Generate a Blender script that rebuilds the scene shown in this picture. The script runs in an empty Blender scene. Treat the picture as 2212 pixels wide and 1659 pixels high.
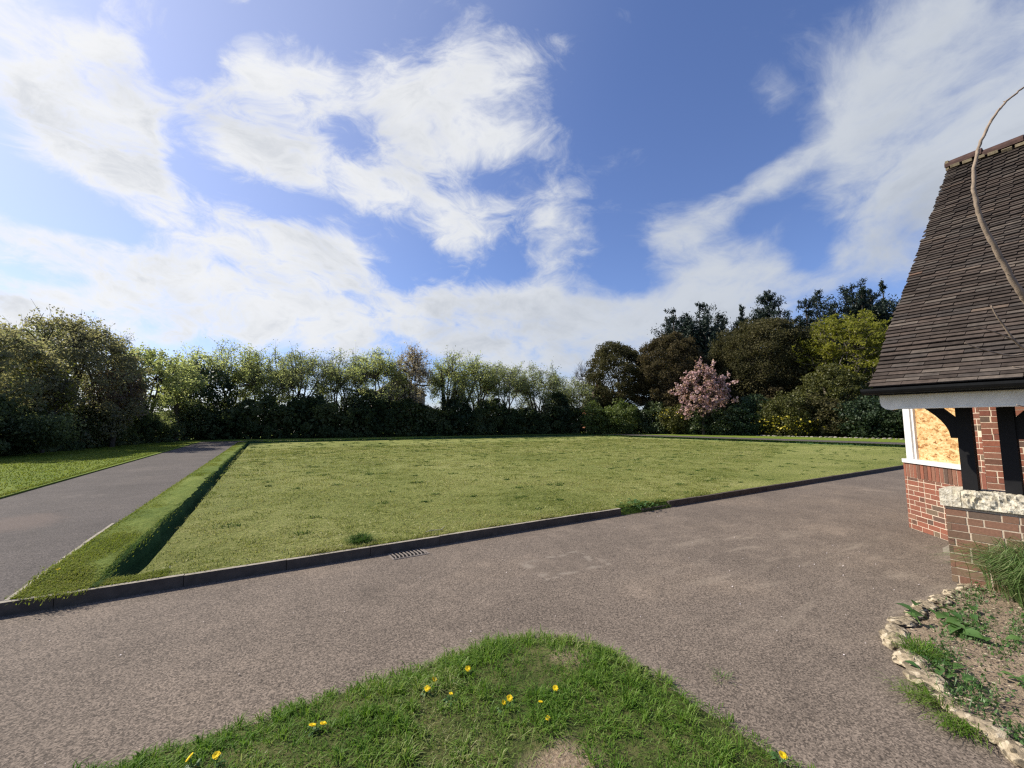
import bpy, math, random
import numpy as np
from math import sin, cos, tan, radians, pi, sqrt, atan2
from mathutils import Vector, Matrix, Euler

C = bpy.context.scene.collection
sc = bpy.context.scene
rng = np.random.default_rng(7)
random.seed(7)

# ------------------------------------------------------------------ camera
HEAD = radians(31.5)          # camera heading, clockwise from +Y
PITCH = radians(5.5)
cam_d = bpy.data.cameras.new('camera')
cam = bpy.data.objects.new('camera', cam_d); C.objects.link(cam)
cam.location = (0, 0, 1.65)
cam.rotation_euler = Euler((pi/2 + PITCH, 0, -HEAD), 'XYZ')
cam_d.sensor_fit = 'HORIZONTAL'
cam_d.angle = 2*math.atan(1105.5/878.0)
cam_d.clip_start = 0.05; cam_d.clip_end = 2000
sc.camera = cam

# ------------------------------------------------------------------ light
SUN_AZ, SUN_EL = radians(47), radians(41)      # azimuth from +Y towards -X
sun_dir = Vector((-sin(SUN_AZ)*cos(SUN_EL), cos(SUN_AZ)*cos(SUN_EL), sin(SUN_EL)))
sd = bpy.data.lights.new('sun', 'SUN'); sd.energy = 5.0; sd.angle = radians(0.53); sd.color = (1.0, 0.925, 0.80)
so = bpy.data.objects.new('sun', sd); C.objects.link(so)
so.rotation_euler = sun_dir.to_track_quat('Z', 'Y').to_euler()
so.location = (-20, 20, 30)
sc.view_settings.view_transform = 'Standard'; sc.view_settings.look = 'None'
sc.view_settings.exposure = 0.55; sc.view_settings.gamma = 1.0
sc.cycles.use_denoising = False; sc.cycles.use_adaptive_sampling = False
sc.cycles.filter_width = 1.3
sc.cycles.max_bounces = 8; sc.cycles.transmission_bounces = 4; sc.cycles.sample_clamp_indirect = 6.0

# ------------------------------------------------------------------ node helper
class NT:
    def __init__(s, tree): s.t = tree; s.n = tree.nodes; s.l = tree.links
    def new(s, typ, **kw):
        n = s.n.new(typ)
        for k, v in kw.items(): setattr(n, k, v)
        return n
    def put(s, sock, v):
        if v is None: return
        if isinstance(v, bpy.types.NodeSocket): s.l.new(v, sock)
        else: sock.default_value = v
    def math(s, op, a, b=None, c=None, clamp=False):
        n = s.new('ShaderNodeMath', operation=op, use_clamp=clamp)
        s.put(n.inputs[0], a); s.put(n.inputs[1], b); s.put(n.inputs[2], c)
        return n.outputs[0]
    def vmath(s, op, a, b=None):
        n = s.new('ShaderNodeVectorMath', operation=op)
        s.put(n.inputs[0], a)
        if op == 'SCALE': s.put(n.inputs['Scale'], b)
        elif b is not None: s.put(n.inputs[1], b)
        return n.outputs['Value'] if op in ('DOT_PRODUCT', 'LENGTH', 'DISTANCE') else n.outputs[0]
    def noise(s, vec, scale, detail=4, rough=.55, dist=0.0):
        n = s.new('ShaderNodeTexNoise'); s.put(n.inputs['Vector'], vec)
        n.inputs['Scale'].default_value = scale; n.inputs['Detail'].default_value = detail
        n.inputs['Roughness'].default_value = rough; n.inputs['Distortion'].default_value = dist
        return n.outputs[0]
    def voro(s, vec, scale, out='Color', feature='F1'):
        n = s.new('ShaderNodeTexVoronoi', feature=feature); s.put(n.inputs['Vector'], vec)
        n.inputs['Scale'].default_value = scale
        return n.outputs[out]
    def mr(s, v, a, b, c=0.0, d=1.0, smooth=True):
        n = s.new('ShaderNodeMapRange', interpolation_type='SMOOTHSTEP' if smooth else 'LINEAR')
        s.put(n.inputs[0], v); n.inputs[1].default_value = a; n.inputs[2].default_value = b
        n.inputs[3].default_value = c; n.inputs[4].default_value = d
        return n.outputs[0]
    def mix(s, f, a, b, blend='MIX'):
        n = s.new('ShaderNodeMix', data_type='RGBA', blend_type=blend)
        s.put(n.inputs[0], f)
        for i, v in ((6, a), (7, b)):
            if isinstance(v, (tuple, list)) and len(v) == 3: v = (*v, 1)
            s.put(n.inputs[i], v)
        return n.outputs[2]
    def ramp(s, f, stops):
        n = s.new('ShaderNodeValToRGB'); s.put(n.inputs[0], f)
        e = n.color_ramp.elements
        while len(e) < len(stops): e.new(0.5)
        for el, (p, c) in zip(e, stops): el.position = p; el.color = (*c, 1) if len(c) == 3 else c
        return n.outputs[0]
    def xyz(s, v):
        n = s.new('ShaderNodeSeparateXYZ'); s.put(n.inputs[0], v); return n.outputs
    def comb(s, x, y, z):
        n = s.new('ShaderNodeCombineXYZ')
        for i, v in enumerate((x, y, z)): s.put(n.inputs[i], v)
        return n.outputs[0]

# ------------------------------------------------------------------ sky
w = bpy.data.worlds.new('World'); sc.world = w; w.use_nodes = True
w.node_tree.nodes.clear()
N = NT(w.node_tree)
SKY_STRENGTH = 0.1
tc = N.new('ShaderNodeTexCoord'); D = tc.outputs['Generated']
sky = N.new('ShaderNodeTexSky', sky_type='NISHITA', sun_disc=False)
sky.sun_elevation = SUN_EL; sky.sun_rotation = -SUN_AZ
sky.air_density = 1.0; sky.dust_density = 1.0; sky.ozone_density = 1.6
blue = N.mix(1.0, sky.outputs[0], (0.80, 0.87, 1.16), 'MULTIPLY')
# a chart of the sky round one fixed compass bearing (the north-north-east), where the clouds drift
fv = Vector((sin(HEAD)*cos(PITCH), cos(HEAD)*cos(PITCH), sin(PITCH)))
rv = Vector((cos(HEAD), -sin(HEAD), 0)); uv_ = rv.cross(fv)
df = N.math('MAXIMUM', N.vmath('DOT_PRODUCT', D, tuple(fv)), 0.12)
cu = N.math('DIVIDE', N.vmath('DOT_PRODUCT', D, tuple(rv)), df)
cv = N.math('DIVIDE', N.vmath('DOT_PRODUCT', D, tuple(uv_)), df)
dx, dy, dz = N.xyz(D)
dzp = N.math('ADD', N.math('MAXIMUM', dz, 0.0), 0.52)
flat = N.comb(N.math('DIVIDE', dx, dzp), N.math('DIVIDE', dy, dzp), dz)
warp = N.new('ShaderNodeTexNoise'); warp.inputs['Scale'].default_value = 1.6; warp.inputs['Detail'].default_value = 5
N.put(warp.inputs['Vector'], flat)
wv = N.vmath('SCALE', N.vmath('SUBTRACT', warp.outputs['Color'], (.5, .5, .5)), 0.35)
chart = N.comb(cu, cv, 0.0)
chartw = N.vmath('ADD', chart, N.vmath('SCALE', wv, 0.75))
BLOBS = [ # x, y, rx, ry, rot, strength (photograph-sized chart units)
 (90,120,300,170,20,1.0),(250,250,200,110,32,.95),(345,345,120,70,48,.8),(150,300,170,60,30,.5),
 (575,235,170,150,0,1.1),(660,330,130,60,20,.5),
 (860,220,190,120,-10,.95),(1070,150,200,95,-38,.85),(1130,290,130,90,-20,.9),(990,80,70,130,15,.5),
 (850,410,170,80,15,.75),(950,340,150,80,-30,.7),
 (560,490,300,70,14,1.0),(720,540,130,60,40,.8),(70,480,200,70,18,.9),(330,570,300,80,10,.8),
 (420,640,470,100,4,1.1),(250,720,560,90,0,1.1),
 (1020,500,85,95,20,.75),(1215,510,100,115,-30,.85),(1330,345,100,55,-20,.75),(1600,200,70,110,30,.35),(1520,430,220,52,-33,.95),(1650,350,90,45,-20,.45),
 (1120,690,290,100,4,1.1),(1300,760,360,80,0,1.05),(1560,595,190,95,0,1.1),(1745,520,60,90,0,-.5),(1370,560,60,60,0,-.35),(1530,700,230,80,0,.9),
 (2070,90,330,190,-25,1.15),(1950,380,240,190,0,.95),(2180,300,240,260,0,1.1),(1860,560,210,70,10,.85),(1790,230,120,170,25,.5),
 (455,110,110,70,60,-.55),(440,330,70,90,-20,-.5),(620,415,170,35,10,-.4),(95,395,190,55,25,-.5),(755,190,35,110,-12,-.3),(650,60,200,45,0,-.5),(870,590,70,60,0,-.4),(640,480,60,30,0,-.2),(1090,600,120,35,10,-.4),(1420,300,120,100,0,-.3),(150,590,150,28,8,-.45),(1335,8,45,40,0,.45),(1740,600,130,40,20,.5),(1000,690,150,70,0,.6),(1640,165,60,90,30,.2)]
cov = None
for (bx, by, brx, bry, rot, st) in BLOBS:
    m = N.new('ShaderNodeMapping', vector_type='TEXTURE')
    N.put(m.inputs[0], chartw)
    m.inputs[1].default_value = ((bx-1105.5)/878, (829.5-by)/878, 0)
    m.inputs[2].default_value = (0, 0, radians(-rot))
    m.inputs[3].default_value = (brx/878*1.1, bry/878*1.1, 1)
    b = N.mr(N.vmath('LENGTH', m.outputs[0]), 1.38, 0.0, 0.0, st)
    cov = b if cov is None else N.math('ADD', cov, b)
cov = N.math('MINIMUM', cov, 1.05)
front = N.mr(N.vmath('DOT_PRODUCT', D, tuple(fv)), 0.12, 0.35)
gen = N.mr(N.noise(flat, 0.7, 2), 0.46, 0.74, 0.0, 0.45)
cov = N.math('ADD', N.math('MULTIPLY', cov, front), N.math('MULTIPLY', gen, N.math('SUBTRACT', 1.0, front)))
low = N.mr(dz, 0.16, 0.02, 0.0, 0.38)
cov = N.math('ADD', cov, low)
flatw = N.vmath('ADD', flat, wv)
sunny = N.mr(N.vmath('DOT_PRODUCT', D, tuple(sun_dir)), -0.1, 0.85)
n1 = N.noise(flatw, 3.7, 10, .60, .2)
n2 = N.noise(N.vmath('MULTIPLY', flatw, (1.0, 1.1, 1.0)), 11.5, 9, .66, .6)
nn = N.math('ADD', N.math('MULTIPLY', N.math('SUBTRACT', n1, .5), 2.3), N.math('MULTIPLY', N.math('SUBTRACT', n2, .5), N.math('ADD', 0.7, N.math('MULTIPLY', sunny, 1.5))))
dens = N.math('ADD', N.math('SUBTRACT', N.math('MAXIMUM', cov, -0.15), 0.14), nn)
alpha = N.mr(dens, 0.06, 1.08)
# thin bright veil round the sun
veil = N.math('MULTIPLY', N.mr(N.vmath('DOT_PRODUCT', D, tuple(sun_dir)), 0.35, 1.0), 0.22)
alpha = N.math('SUBTRACT', 1.0, N.math('MULTIPLY', N.math('SUBTRACT', 1.0, alpha), N.math('SUBTRACT', 1.0, veil)))
# brighter towards the sun, greyer where thick
thick = N.mr(N.math('ADD', dens, N.math('MULTIPLY', N.math('SUBTRACT', N.noise(flatw, 2.9, 8, .6), .5), 3.2)), 0.60, 1.9)
lit = N.mix(sunny, (0.41, 0.44, 0.485), (0.63, 0.635, 0.64))
shade = N.mix(sunny, (0.29, 0.32, 0.37), (0.42, 0.44, 0.47))
cl = N.mix(N.math('MULTIPLY', thick, 0.85), lit, shade)
cl = N.vmath('SCALE', cl, 1.0/SKY_STRENGTH)
final = N.mix(N.math('MULTIPLY', alpha, 0.97), blue, cl)
bg = N.new('ShaderNodeBackground'); bg.inputs['Strength'].default_value = SKY_STRENGTH
N.l.new(final, bg.inputs['Color'])
out = N.new('ShaderNodeOutputWorld'); N.l.new(bg.outputs[0], out.inputs['Surface'])
w.cycles.sampling_method = 'MANUAL'; w.cycles.sample_map_resolution = 512

# ------------------------------------------------------------------ materials
def material(name, rough=.8, spec=.3):
    m = bpy.data.materials.new(name); m.use_nodes = True
    n = NT(m.node_tree); b = m.node_tree.nodes['Principled BSDF']
    b.inputs['Roughness'].default_value = rough
    b.inputs['Specular IOR Level'].default_value = spec
    tc = n.new('ShaderNodeTexCoord'); geo = n.new('ShaderNodeNewGeometry')
    return m, n, b, tc.outputs['Object'], geo
def bump(n, b, h, strength=.5, dist=.01):
    bp = n.new('ShaderNodeBump'); bp.inputs['Strength'].default_value = strength
    bp.inputs['Distance'].default_value = dist
    n.put(bp.inputs['Height'], h); n.l.new(bp.outputs[0], b.inputs['Normal'])
def simple(name, col, rough=.7, var=.25, scale=8, spec=.3, bs=0.2, bd=.004):
    m, n, b, co, geo = material(name, rough, spec)
    f = n.noise(co, scale, 6, .6)
    c = n.ramp(f, [(.25, tuple(x*(1-var) for x in col)), (.75, tuple(min(1, x*(1+var)) for x in col))])
    n.l.new(c, b.inputs['Base Color'])
    bump(n, b, n.noise(co, scale*6, 4), bs, bd)
    return m
def leafy(name, cols, transl=.35, gloss=.25, patch=.35, pscale=.35, rough=.5):
    """foliage: a colour of its own for each leaf, drifting through the crown; part of the light passes the leaf"""
    m, n, b, co, geo = material(name, rough, gloss)
    r = geo.outputs['Random Per Island']
    st = [(i/(len(cols)-1) if len(cols) > 1 else 0, c) for i, c in enumerate(cols)]
    f = n.math('ADD', n.math('MULTIPLY', r, 1-patch), n.math('MULTIPLY', n.mr(n.noise(co, pscale, 3), .3, .7), patch))
    c = n.ramp(f, st)
    n.l.new(c, b.inputs['Base Color'])
    if transl > 0:
        tr = n.new('ShaderNodeBsdfTranslucent')
        tcx = n.mix(1.0, c, (1.15, 1.2, .75), 'MULTIPLY'); n.l.new(tcx, tr.inputs[0])
        mx = n.new('ShaderNodeMixShader'); mx.inputs[0].default_value = transl
        n.l.new(b.outputs[0], mx.inputs[1]); n.l.new(tr.outputs[0], mx.inputs[2])
        n.l.new(mx.outputs[0], n.n['Material Output'].inputs['Surface'])
    return m
def asphalt(name, base, streaks=False, patch=None):
    m, n, b, co, geo = material(name, .9, .25)
    v = n.voro(co, 120); vx = n.xyz(v)[0]
    fine = n.noise(co, 60, 6, .7)
    big = n.noise(co, .55, 5, .6); mid = n.noise(co, 3.5, 5, .6)
    f = n.math('ADD', n.math('MULTIPLY', vx, .45), n.math('ADD', n.math('MULTIPLY', fine, .45), n.math('MULTIPLY', mid, .18)))
    dark = tuple(x*.36 for x in base); light = tuple(min(1, x*1.95) for x in base)
    c = n.ramp(f, [(.28, dark), (.52, base), (.80, light), (.90, tuple(x*3.4 for x in base))])
    tone = n.ramp(big, [(.3, (.82, .82, .82)), (.52, (1, 1, 1)), (.72, (1.18, 1.16, 1.12))])
    c = n.mix(1.0, c, tone, 'MULTIPLY')
    # hairline cracks
    if streaks:
        st = n.noise(n.vmath('MULTIPLY', n.vmath('ADD', co, (0, 0, 0)), (.75, 3.2, 1)), 1.25, 5, .6, .4)
        x, y, z = n.xyz(co)
        near = n.mr(n.vmath('DISTANCE', co, (5.6, 2.1, 0)), 3.3, .8)
        sf = n.math('MULTIPLY', n.mr(st, .50, .72), near)
        sf = n.math('MULTIPLY', sf, n.mr(fine, .3, .6, .45, 1.0))
        c = n.mix(n.math('MULTIPLY', sf, .55), c, (.29, .24, .185))
        # pale worn rim along the grass corner and along the wall
        edge = n.mr(n.vmath('DISTANCE', co, (1.5, 2.03, 0)), 1.05, .80)
        c = n.mix(n.math('MULTIPLY', edge, .20), c, (.30, .25, .20))
        # the square trench repair, outlined in pale grit
        px = n.math('ABSOLUTE', n.math('SUBTRACT', x, 3.12)); py = n.math('ABSOLUTE', n.math('SUBTRACT', y, 3.93))
        wob = n.math('MULTIPLY', n.math('SUBTRACT', n.noise(co, 4, 5), .5), .30)
        dsq = n.math('ADD', n.math('MAXIMUM', px, n.math('MULTIPLY', py, 1.55)), wob)
        ring = n.math('MULTIPLY', n.mr(dsq, .32, .39), n.mr(dsq, .50, .42))
        ring = n.math('MULTIPLY', ring, n.mr(n.noise(co, 5.5, 5), .43, .6))
        c = n.mix(n.math('MULTIPLY', ring, .46), c, (.30, .26, .21))
        c = n.mix(n.math('MULTIPLY', n.mr(dsq, .46, .34), .25), c, tuple(q*.75 for q in base))
    # hairline cracks, worn grit patches and a few tar-dark stains
    wn = n.new('ShaderNodeTexNoise'); n.put(wn.inputs['Vector'], co); wn.inputs['Scale'].default_value = 1.7; wn.inputs['Detail'].default_value = 6
    cw = n.vmath('ADD', co, n.vmath('SCALE', wn.outputs['Color'], .55))
    vd = n.new('ShaderNodeTexVoronoi', feature='DISTANCE_TO_EDGE'); n.put(vd.inputs['Vector'], cw); vd.inputs['Scale'].default_value = .23
    ck = n.math('MULTIPLY', n.mr(vd.outputs[0], .0030, .0006), n.mr(n.noise(co, .5, 3), .46, .56))
    c = n.mix(n.math('MULTIPLY', ck, .3), c, tuple(q*.35 for q in base))
    pt = n.mr(n.noise(co, 1.1, 6, .7), .56, .68)
    c = n.mix(n.math('MULTIPLY', pt, .28), c, tuple(min(1, q*1.9) for q in base))
    dk = n.mr(n.noise(n.vmath('ADD', co, (7, 3, 0)), .9, 6, .7), .58, .70)
    c = n.mix(n.math('MULTIPLY', dk, .30), c, tuple(q*.5 for q in base))
    if patch:
        mp = n.new('ShaderNodeMapping', vector_type='TEXTURE'); n.put(mp.inputs[0], co); mp.inputs[1].default_value = (-3.05, 9.3, .15); mp.inputs[2].default_value = (0, 0, .1); mp.inputs[3].default_value = (.45, .75, 1)
        pm = n.math('ADD', n.vmath('LENGTH', mp.outputs[0]), n.math('MULTIPLY', n.math('SUBTRACT', n.noise(co, 4, 6, .65), .5), 1.5))
        c = n.mix(n.math('MULTIPLY', n.mr(pm, 1.3, .5), .42), c, (.15, .11, .088))
    n.l.new(c, b.inputs['Base Color'])
    bump(n, b, n.math('ADD', vx, n.math('MULTIPLY', fine, 1.5)), .45, .005)
    return m
M = {}
M['tarmac'] = asphalt('tarmac', (.130, .104, .081), True)
M['path'] = asphalt('path_tarmac', (.074, .063, .056), False, True)
def turf(name, stops, tuft=9.0, big=.35, bs=.6):
    m, n, b, co, geo = material(name, .9, .1)
    f = n.math('ADD', n.math('MULTIPLY', n.noise(co, tuft, 8, .72), .62), n.math('MULTIPLY', n.noise(co, big, 4, .6), .38))
    f = n.math('ADD', f, n.math('MULTIPLY', n.math('SUBTRACT', n.noise(co, 70, 3, .7), .5), .28))
    c = n.ramp(f, stops)
    n.l.new(c, b.inputs['Base Color'])
    bump(n, b, n.math('ADD', n.noise(co, tuft*3.5, 6, .7), n.noise(co, tuft*.8, 3)), bs, .05)
    return m
M['green'] = turf('mown_turf', [(.30, (.032, .054, .011)), (.39, (.105, .132, .028)), (.50, (.200, .218, .058)), (.62, (.30, .295, .11)), (.74, (.44, .40, .22))], 15, .22, 1.0)
M['lawn'] = turf('lawn_turf', [(.30, (.050, .080, .010)), (.45, (.105, .150, .020)), (.58, (.165, .205, .034)), (.75, (.23, .25, .06))], 9, .3)
M['bank'] = turf('shaded_bank_turf', [(.30, (.026, .055, .022)), (.5, (.050, .105, .038)), (.7, (.085, .15, .050))], 10, .5)  # turf greens darkened to carry the shade of ditch and bank face
M['soil'] = simple('bare_soil', (.215, .165, .115), .95, .35, 7, .1, .9, .03)
M['litter'] = simple('leaf_litter_soil', (.05, .045, .03), .95, .5, 3, .1, .8, .05)
M['concrete'] = simple('shaded_kerb_concrete', (.085, .070, .056), .9, .35, 9, .2, .5, .006)  # base colour darkened to stand for the kerb's shaded near face
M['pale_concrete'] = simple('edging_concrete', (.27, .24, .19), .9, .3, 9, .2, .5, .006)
M['iron'] = simple('cast_iron', (.17, .145, .125), .7, .35, 30, .4)
M['black'] = simple('black_void', (.008, .008, .009), .9, .2, 8, .1)
M['black_paint'] = simple('black_timber_paint', (.007, .007, .008), .6, .3, 12, .2)
M['white_paint'] = simple('white_timber_paint', (.60, .595, .58), .55, .10, 14, .3, .04)
M['grey_white'] = simple('weathered_white_paint', (.76, .72, .60), .6, .14, 9, .3, .03)
M['gutter'] = simple('black_gutter', (.009, .010, .011), .6, .3, 10, .2)
M['lead'] = simple('lead_sheet', (.20, .20, .21), .6, .2, 5)
M['bark'] = simple('tree_bark', (.065, .052, .040), .95, .4, 5, .1, .7, .02)
M['bark_pale'] = simple('pale_bark', (.17, .145, .12), .95, .3, 5, .1, .6, .02)
M['bark_grey'] = simple('grey_bark', (.11, .098, .082), .95, .35, 5, .1, .6, .02)
M['twig'] = simple('sapling_bark', (.25, .195, .145), .8, .38, 22, .25, .5, .004)

def island(name, stops, rough=.85, nsc=20, spec=.25, bs=.4, bd=.006, nvar=.35):
    m, n, b, co, geo = material(name, rough, spec)
    c = n.ramp(geo.outputs['Random Per Island'], stops)
    f = n.noise(co, nsc, 7, .65)
    c = n.mix(1.0, c, n.ramp(f, [(.25, (1-nvar,)*3), (.55, (1, 1, 1)), (.8, (1+nvar, 1+nvar*.9, 1+nvar*.8))]), 'MULTIPLY')
    n.l.new(c, b.inputs['Base Color'])
    bump(n, b, n.math('ADD', f, n.math('MULTIPLY', n.noise(co, nsc*5, 3), .4)), bs, bd)
    return m
M['brick'] = island('red_brick', [(0, (.105, .060, .042)), (.15, (.20, .078, .050)), (.4, (.24, .090, .056)), (.65, (.175, .066, .046)), (.83, (.225, .108, .07)), (.92, (.095, .062, .048)), (1, (.19, .14, .09))], .9, 45, bs=.08, bd=.0012, nvar=.28)
M['brick_brown'] = island('brown_brick', [(0, (.10, .070, .048)), (.2, (.165, .092, .06)), (.45, (.19, .10, .066)), (.65, (.13, .072, .05)), (.85, (.18, .125, .08)), (1, (.10, .07, .055))], .9, 45, bs=.08, bd=.0012, nvar=.28)
M['brown_mortar'] = simple('brown_mortar', (.42, .345, .26), .95, .3, 12, .1, .6, .006)
M['mortar'] = simple('lime_mortar', (.56, .46, .35), .95, .25, 12, .1, .6, .006)
M['tile'] = island('clay_roof_tile', [(0, (.040, .032, .027)), (.3, (.062, .049, .041)), (.55, (.080, .062, .051)), (.78, (.053, .045, .040)), (.95, (.115, .095, .078)), (.988, (.12, .088, .066)), (.996, (.15, .075, .048)), (1, (.17, .075, .045))], .9, 16, .10, .4, .004, .45)
M['ridge'] = island('ridge_tile', [(0, (.050, .032, .027)), (.5, (.075, .042, .034)), (1, (.042, .034, .032))], .9, 14, nvar=.5)
M['moss_mortar'] = simple('mossy_mortar', (.17, .14, .09), .95, .4, 18, .1, .6, .01)
def coping_mat():
    m, n, b, co, geo = material('rough_coping_stone', .9, .2)
    f = n.noise(co, 26, 7, .65, .4); g = n.noise(co, 5, 4)
    c = n.ramp(f, [(.27, (.12, .095, .07)), (.40, (.36, .32, .24)), (.55, (.56, .52, .42)), (.8, (.66, .63, .54))])
    c = n.mix(n.mr(g, .45, .7, 0, .35), c, (.62, .54, .36))
    n.l.new(c, b.inputs['Base Color']); bump(n, b, f, .9, .02)
    return m
M['coping'] = coping_mat()
def osb_mat():
    m, n, b, co, geo = material('chipboard', .7, .25)
    x, y, z = n.xyz(co); al = n.math('MULTIPLY', n.math('ADD', x, y), .7071)
    wob = n.math('MULTIPLY', n.math('SUBTRACT', n.noise(co, 9, 3), .5), .05)
    flatv = n.comb(n.math('ADD', al, wob), n.math('ADD', z, wob), 0.0)
    def flakes(rot, sc):
        mp = n.new('ShaderNodeMapping'); n.put(mp.inputs[0], flatv); mp.inputs[2].default_value = (0, 0, rot); mp.inputs[3].default_value = sc
        return n.xyz(n.voro(mp.outputs[0], 1.0))[0]
    f1 = flakes(.6, (13, 38, 1)); f2 = flakes(-.75, (15, 42, 1)); f4 = flakes(1.5, (12, 30, 1)); f3 = n.noise(co, 60, 4)
    pick = n.mr(n.noise(co, 16, 2), .45, .55)
    f = n.math('ADD', n.math('MULTIPLY', pick, f1), n.math('MULTIPLY', n.math('SUBTRACT', 1.0, pick), f2))
    f = n.math('ADD', n.math('MULTIPLY', f, .6), n.math('ADD', n.math('MULTIPLY', f4, .3), n.math('MULTIPLY', f3, .12)))
    c = n.ramp(f, [(.12, (.20, .09, .03)), (.30, (.40, .22, .08)), (.5, (.53, .335, .145)), (.8, (.63, .45, .235))])
    n.l.new(c, b.inputs['Base Color']); bump(n, b, f, .3, .004)
    return m
M['osb'] = osb_mat()
def flint_mat():
    m, n, b, co, geo = material('pale_flint', .85, .3)
    f = n.noise(co, 17, 8, .72, .6); v = n.xyz(n.voro(co, 34))[0]
    h = n.math('ADD', n.math('MULTIPLY', f, .65), n.math('MULTIPLY', v, .35))
    c = n.ramp(h, [(.28, (.05, .042, .028)), (.42, (.20, .16, .105)), (.56, (.37, .30, .20)), (.76, (.55, .475, .35))])
    n.l.new(c, b.inputs['Base Color']); bump(n, b, h, 1.0, .03)
    return m
M['flint'] = flint_mat()
M['blade'] = leafy('grass_blade', [(.048, .115, .012), (.085, .175, .018), (.13, .225, .030), (.18, .255, .055), (.40, .38, .20)], .42, .2, .38, 1.6, .5)
M['blade_green'] = leafy('short_grass_blade', [(.065, .105, .018), (.14, .175, .036), (.22, .235, .064), (.33, .31, .125), (.46, .42, .24)], .38, .08, .4, .5, .7)
M['blade_lush'] = leafy('lush_grass_blade', [(.024, .060, .013), (.046, .095, .020), (.085, .140, .030), (.14, .18, .05)], .3, .08, .35, .35, .75)
M['blade_lawn'] = leafy('lawn_blade', [(.085, .125, .014), (.14, .18, .024), (.20, .225, .04), (.27, .26, .08)], .4, .08, .4, .5, .7)
M['blade_long'] = leafy('long_grass_blade', [(.05, .10, .025), (.085, .16, .04), (.13, .20, .06), (.20, .23, .10), (.38, .33, .18)], .35, .3)
M['dandelion'] = simple('dandelion_yellow', (.72, .50, .01), .7, .12, 60, .2)
M['stem'] = simple('flower_stem', (.12, .2, .05), .6, .2, 20)
M['petal'] = simple('fallen_petal', (.78, .70, .68), .7, .15, 20)
M['weed'] = leafy('weed_leaf', [(.035, .085, .022), (.06, .13, .03), (.11, .19, .05)], .3, .4)
M['old_straw'] = simple('old_straw', (.36, .34, .17), .8, .2, 20)
M['straw'] = simple('dry_stick', (.44, .40, .24), .8, .2, 20)

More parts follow.
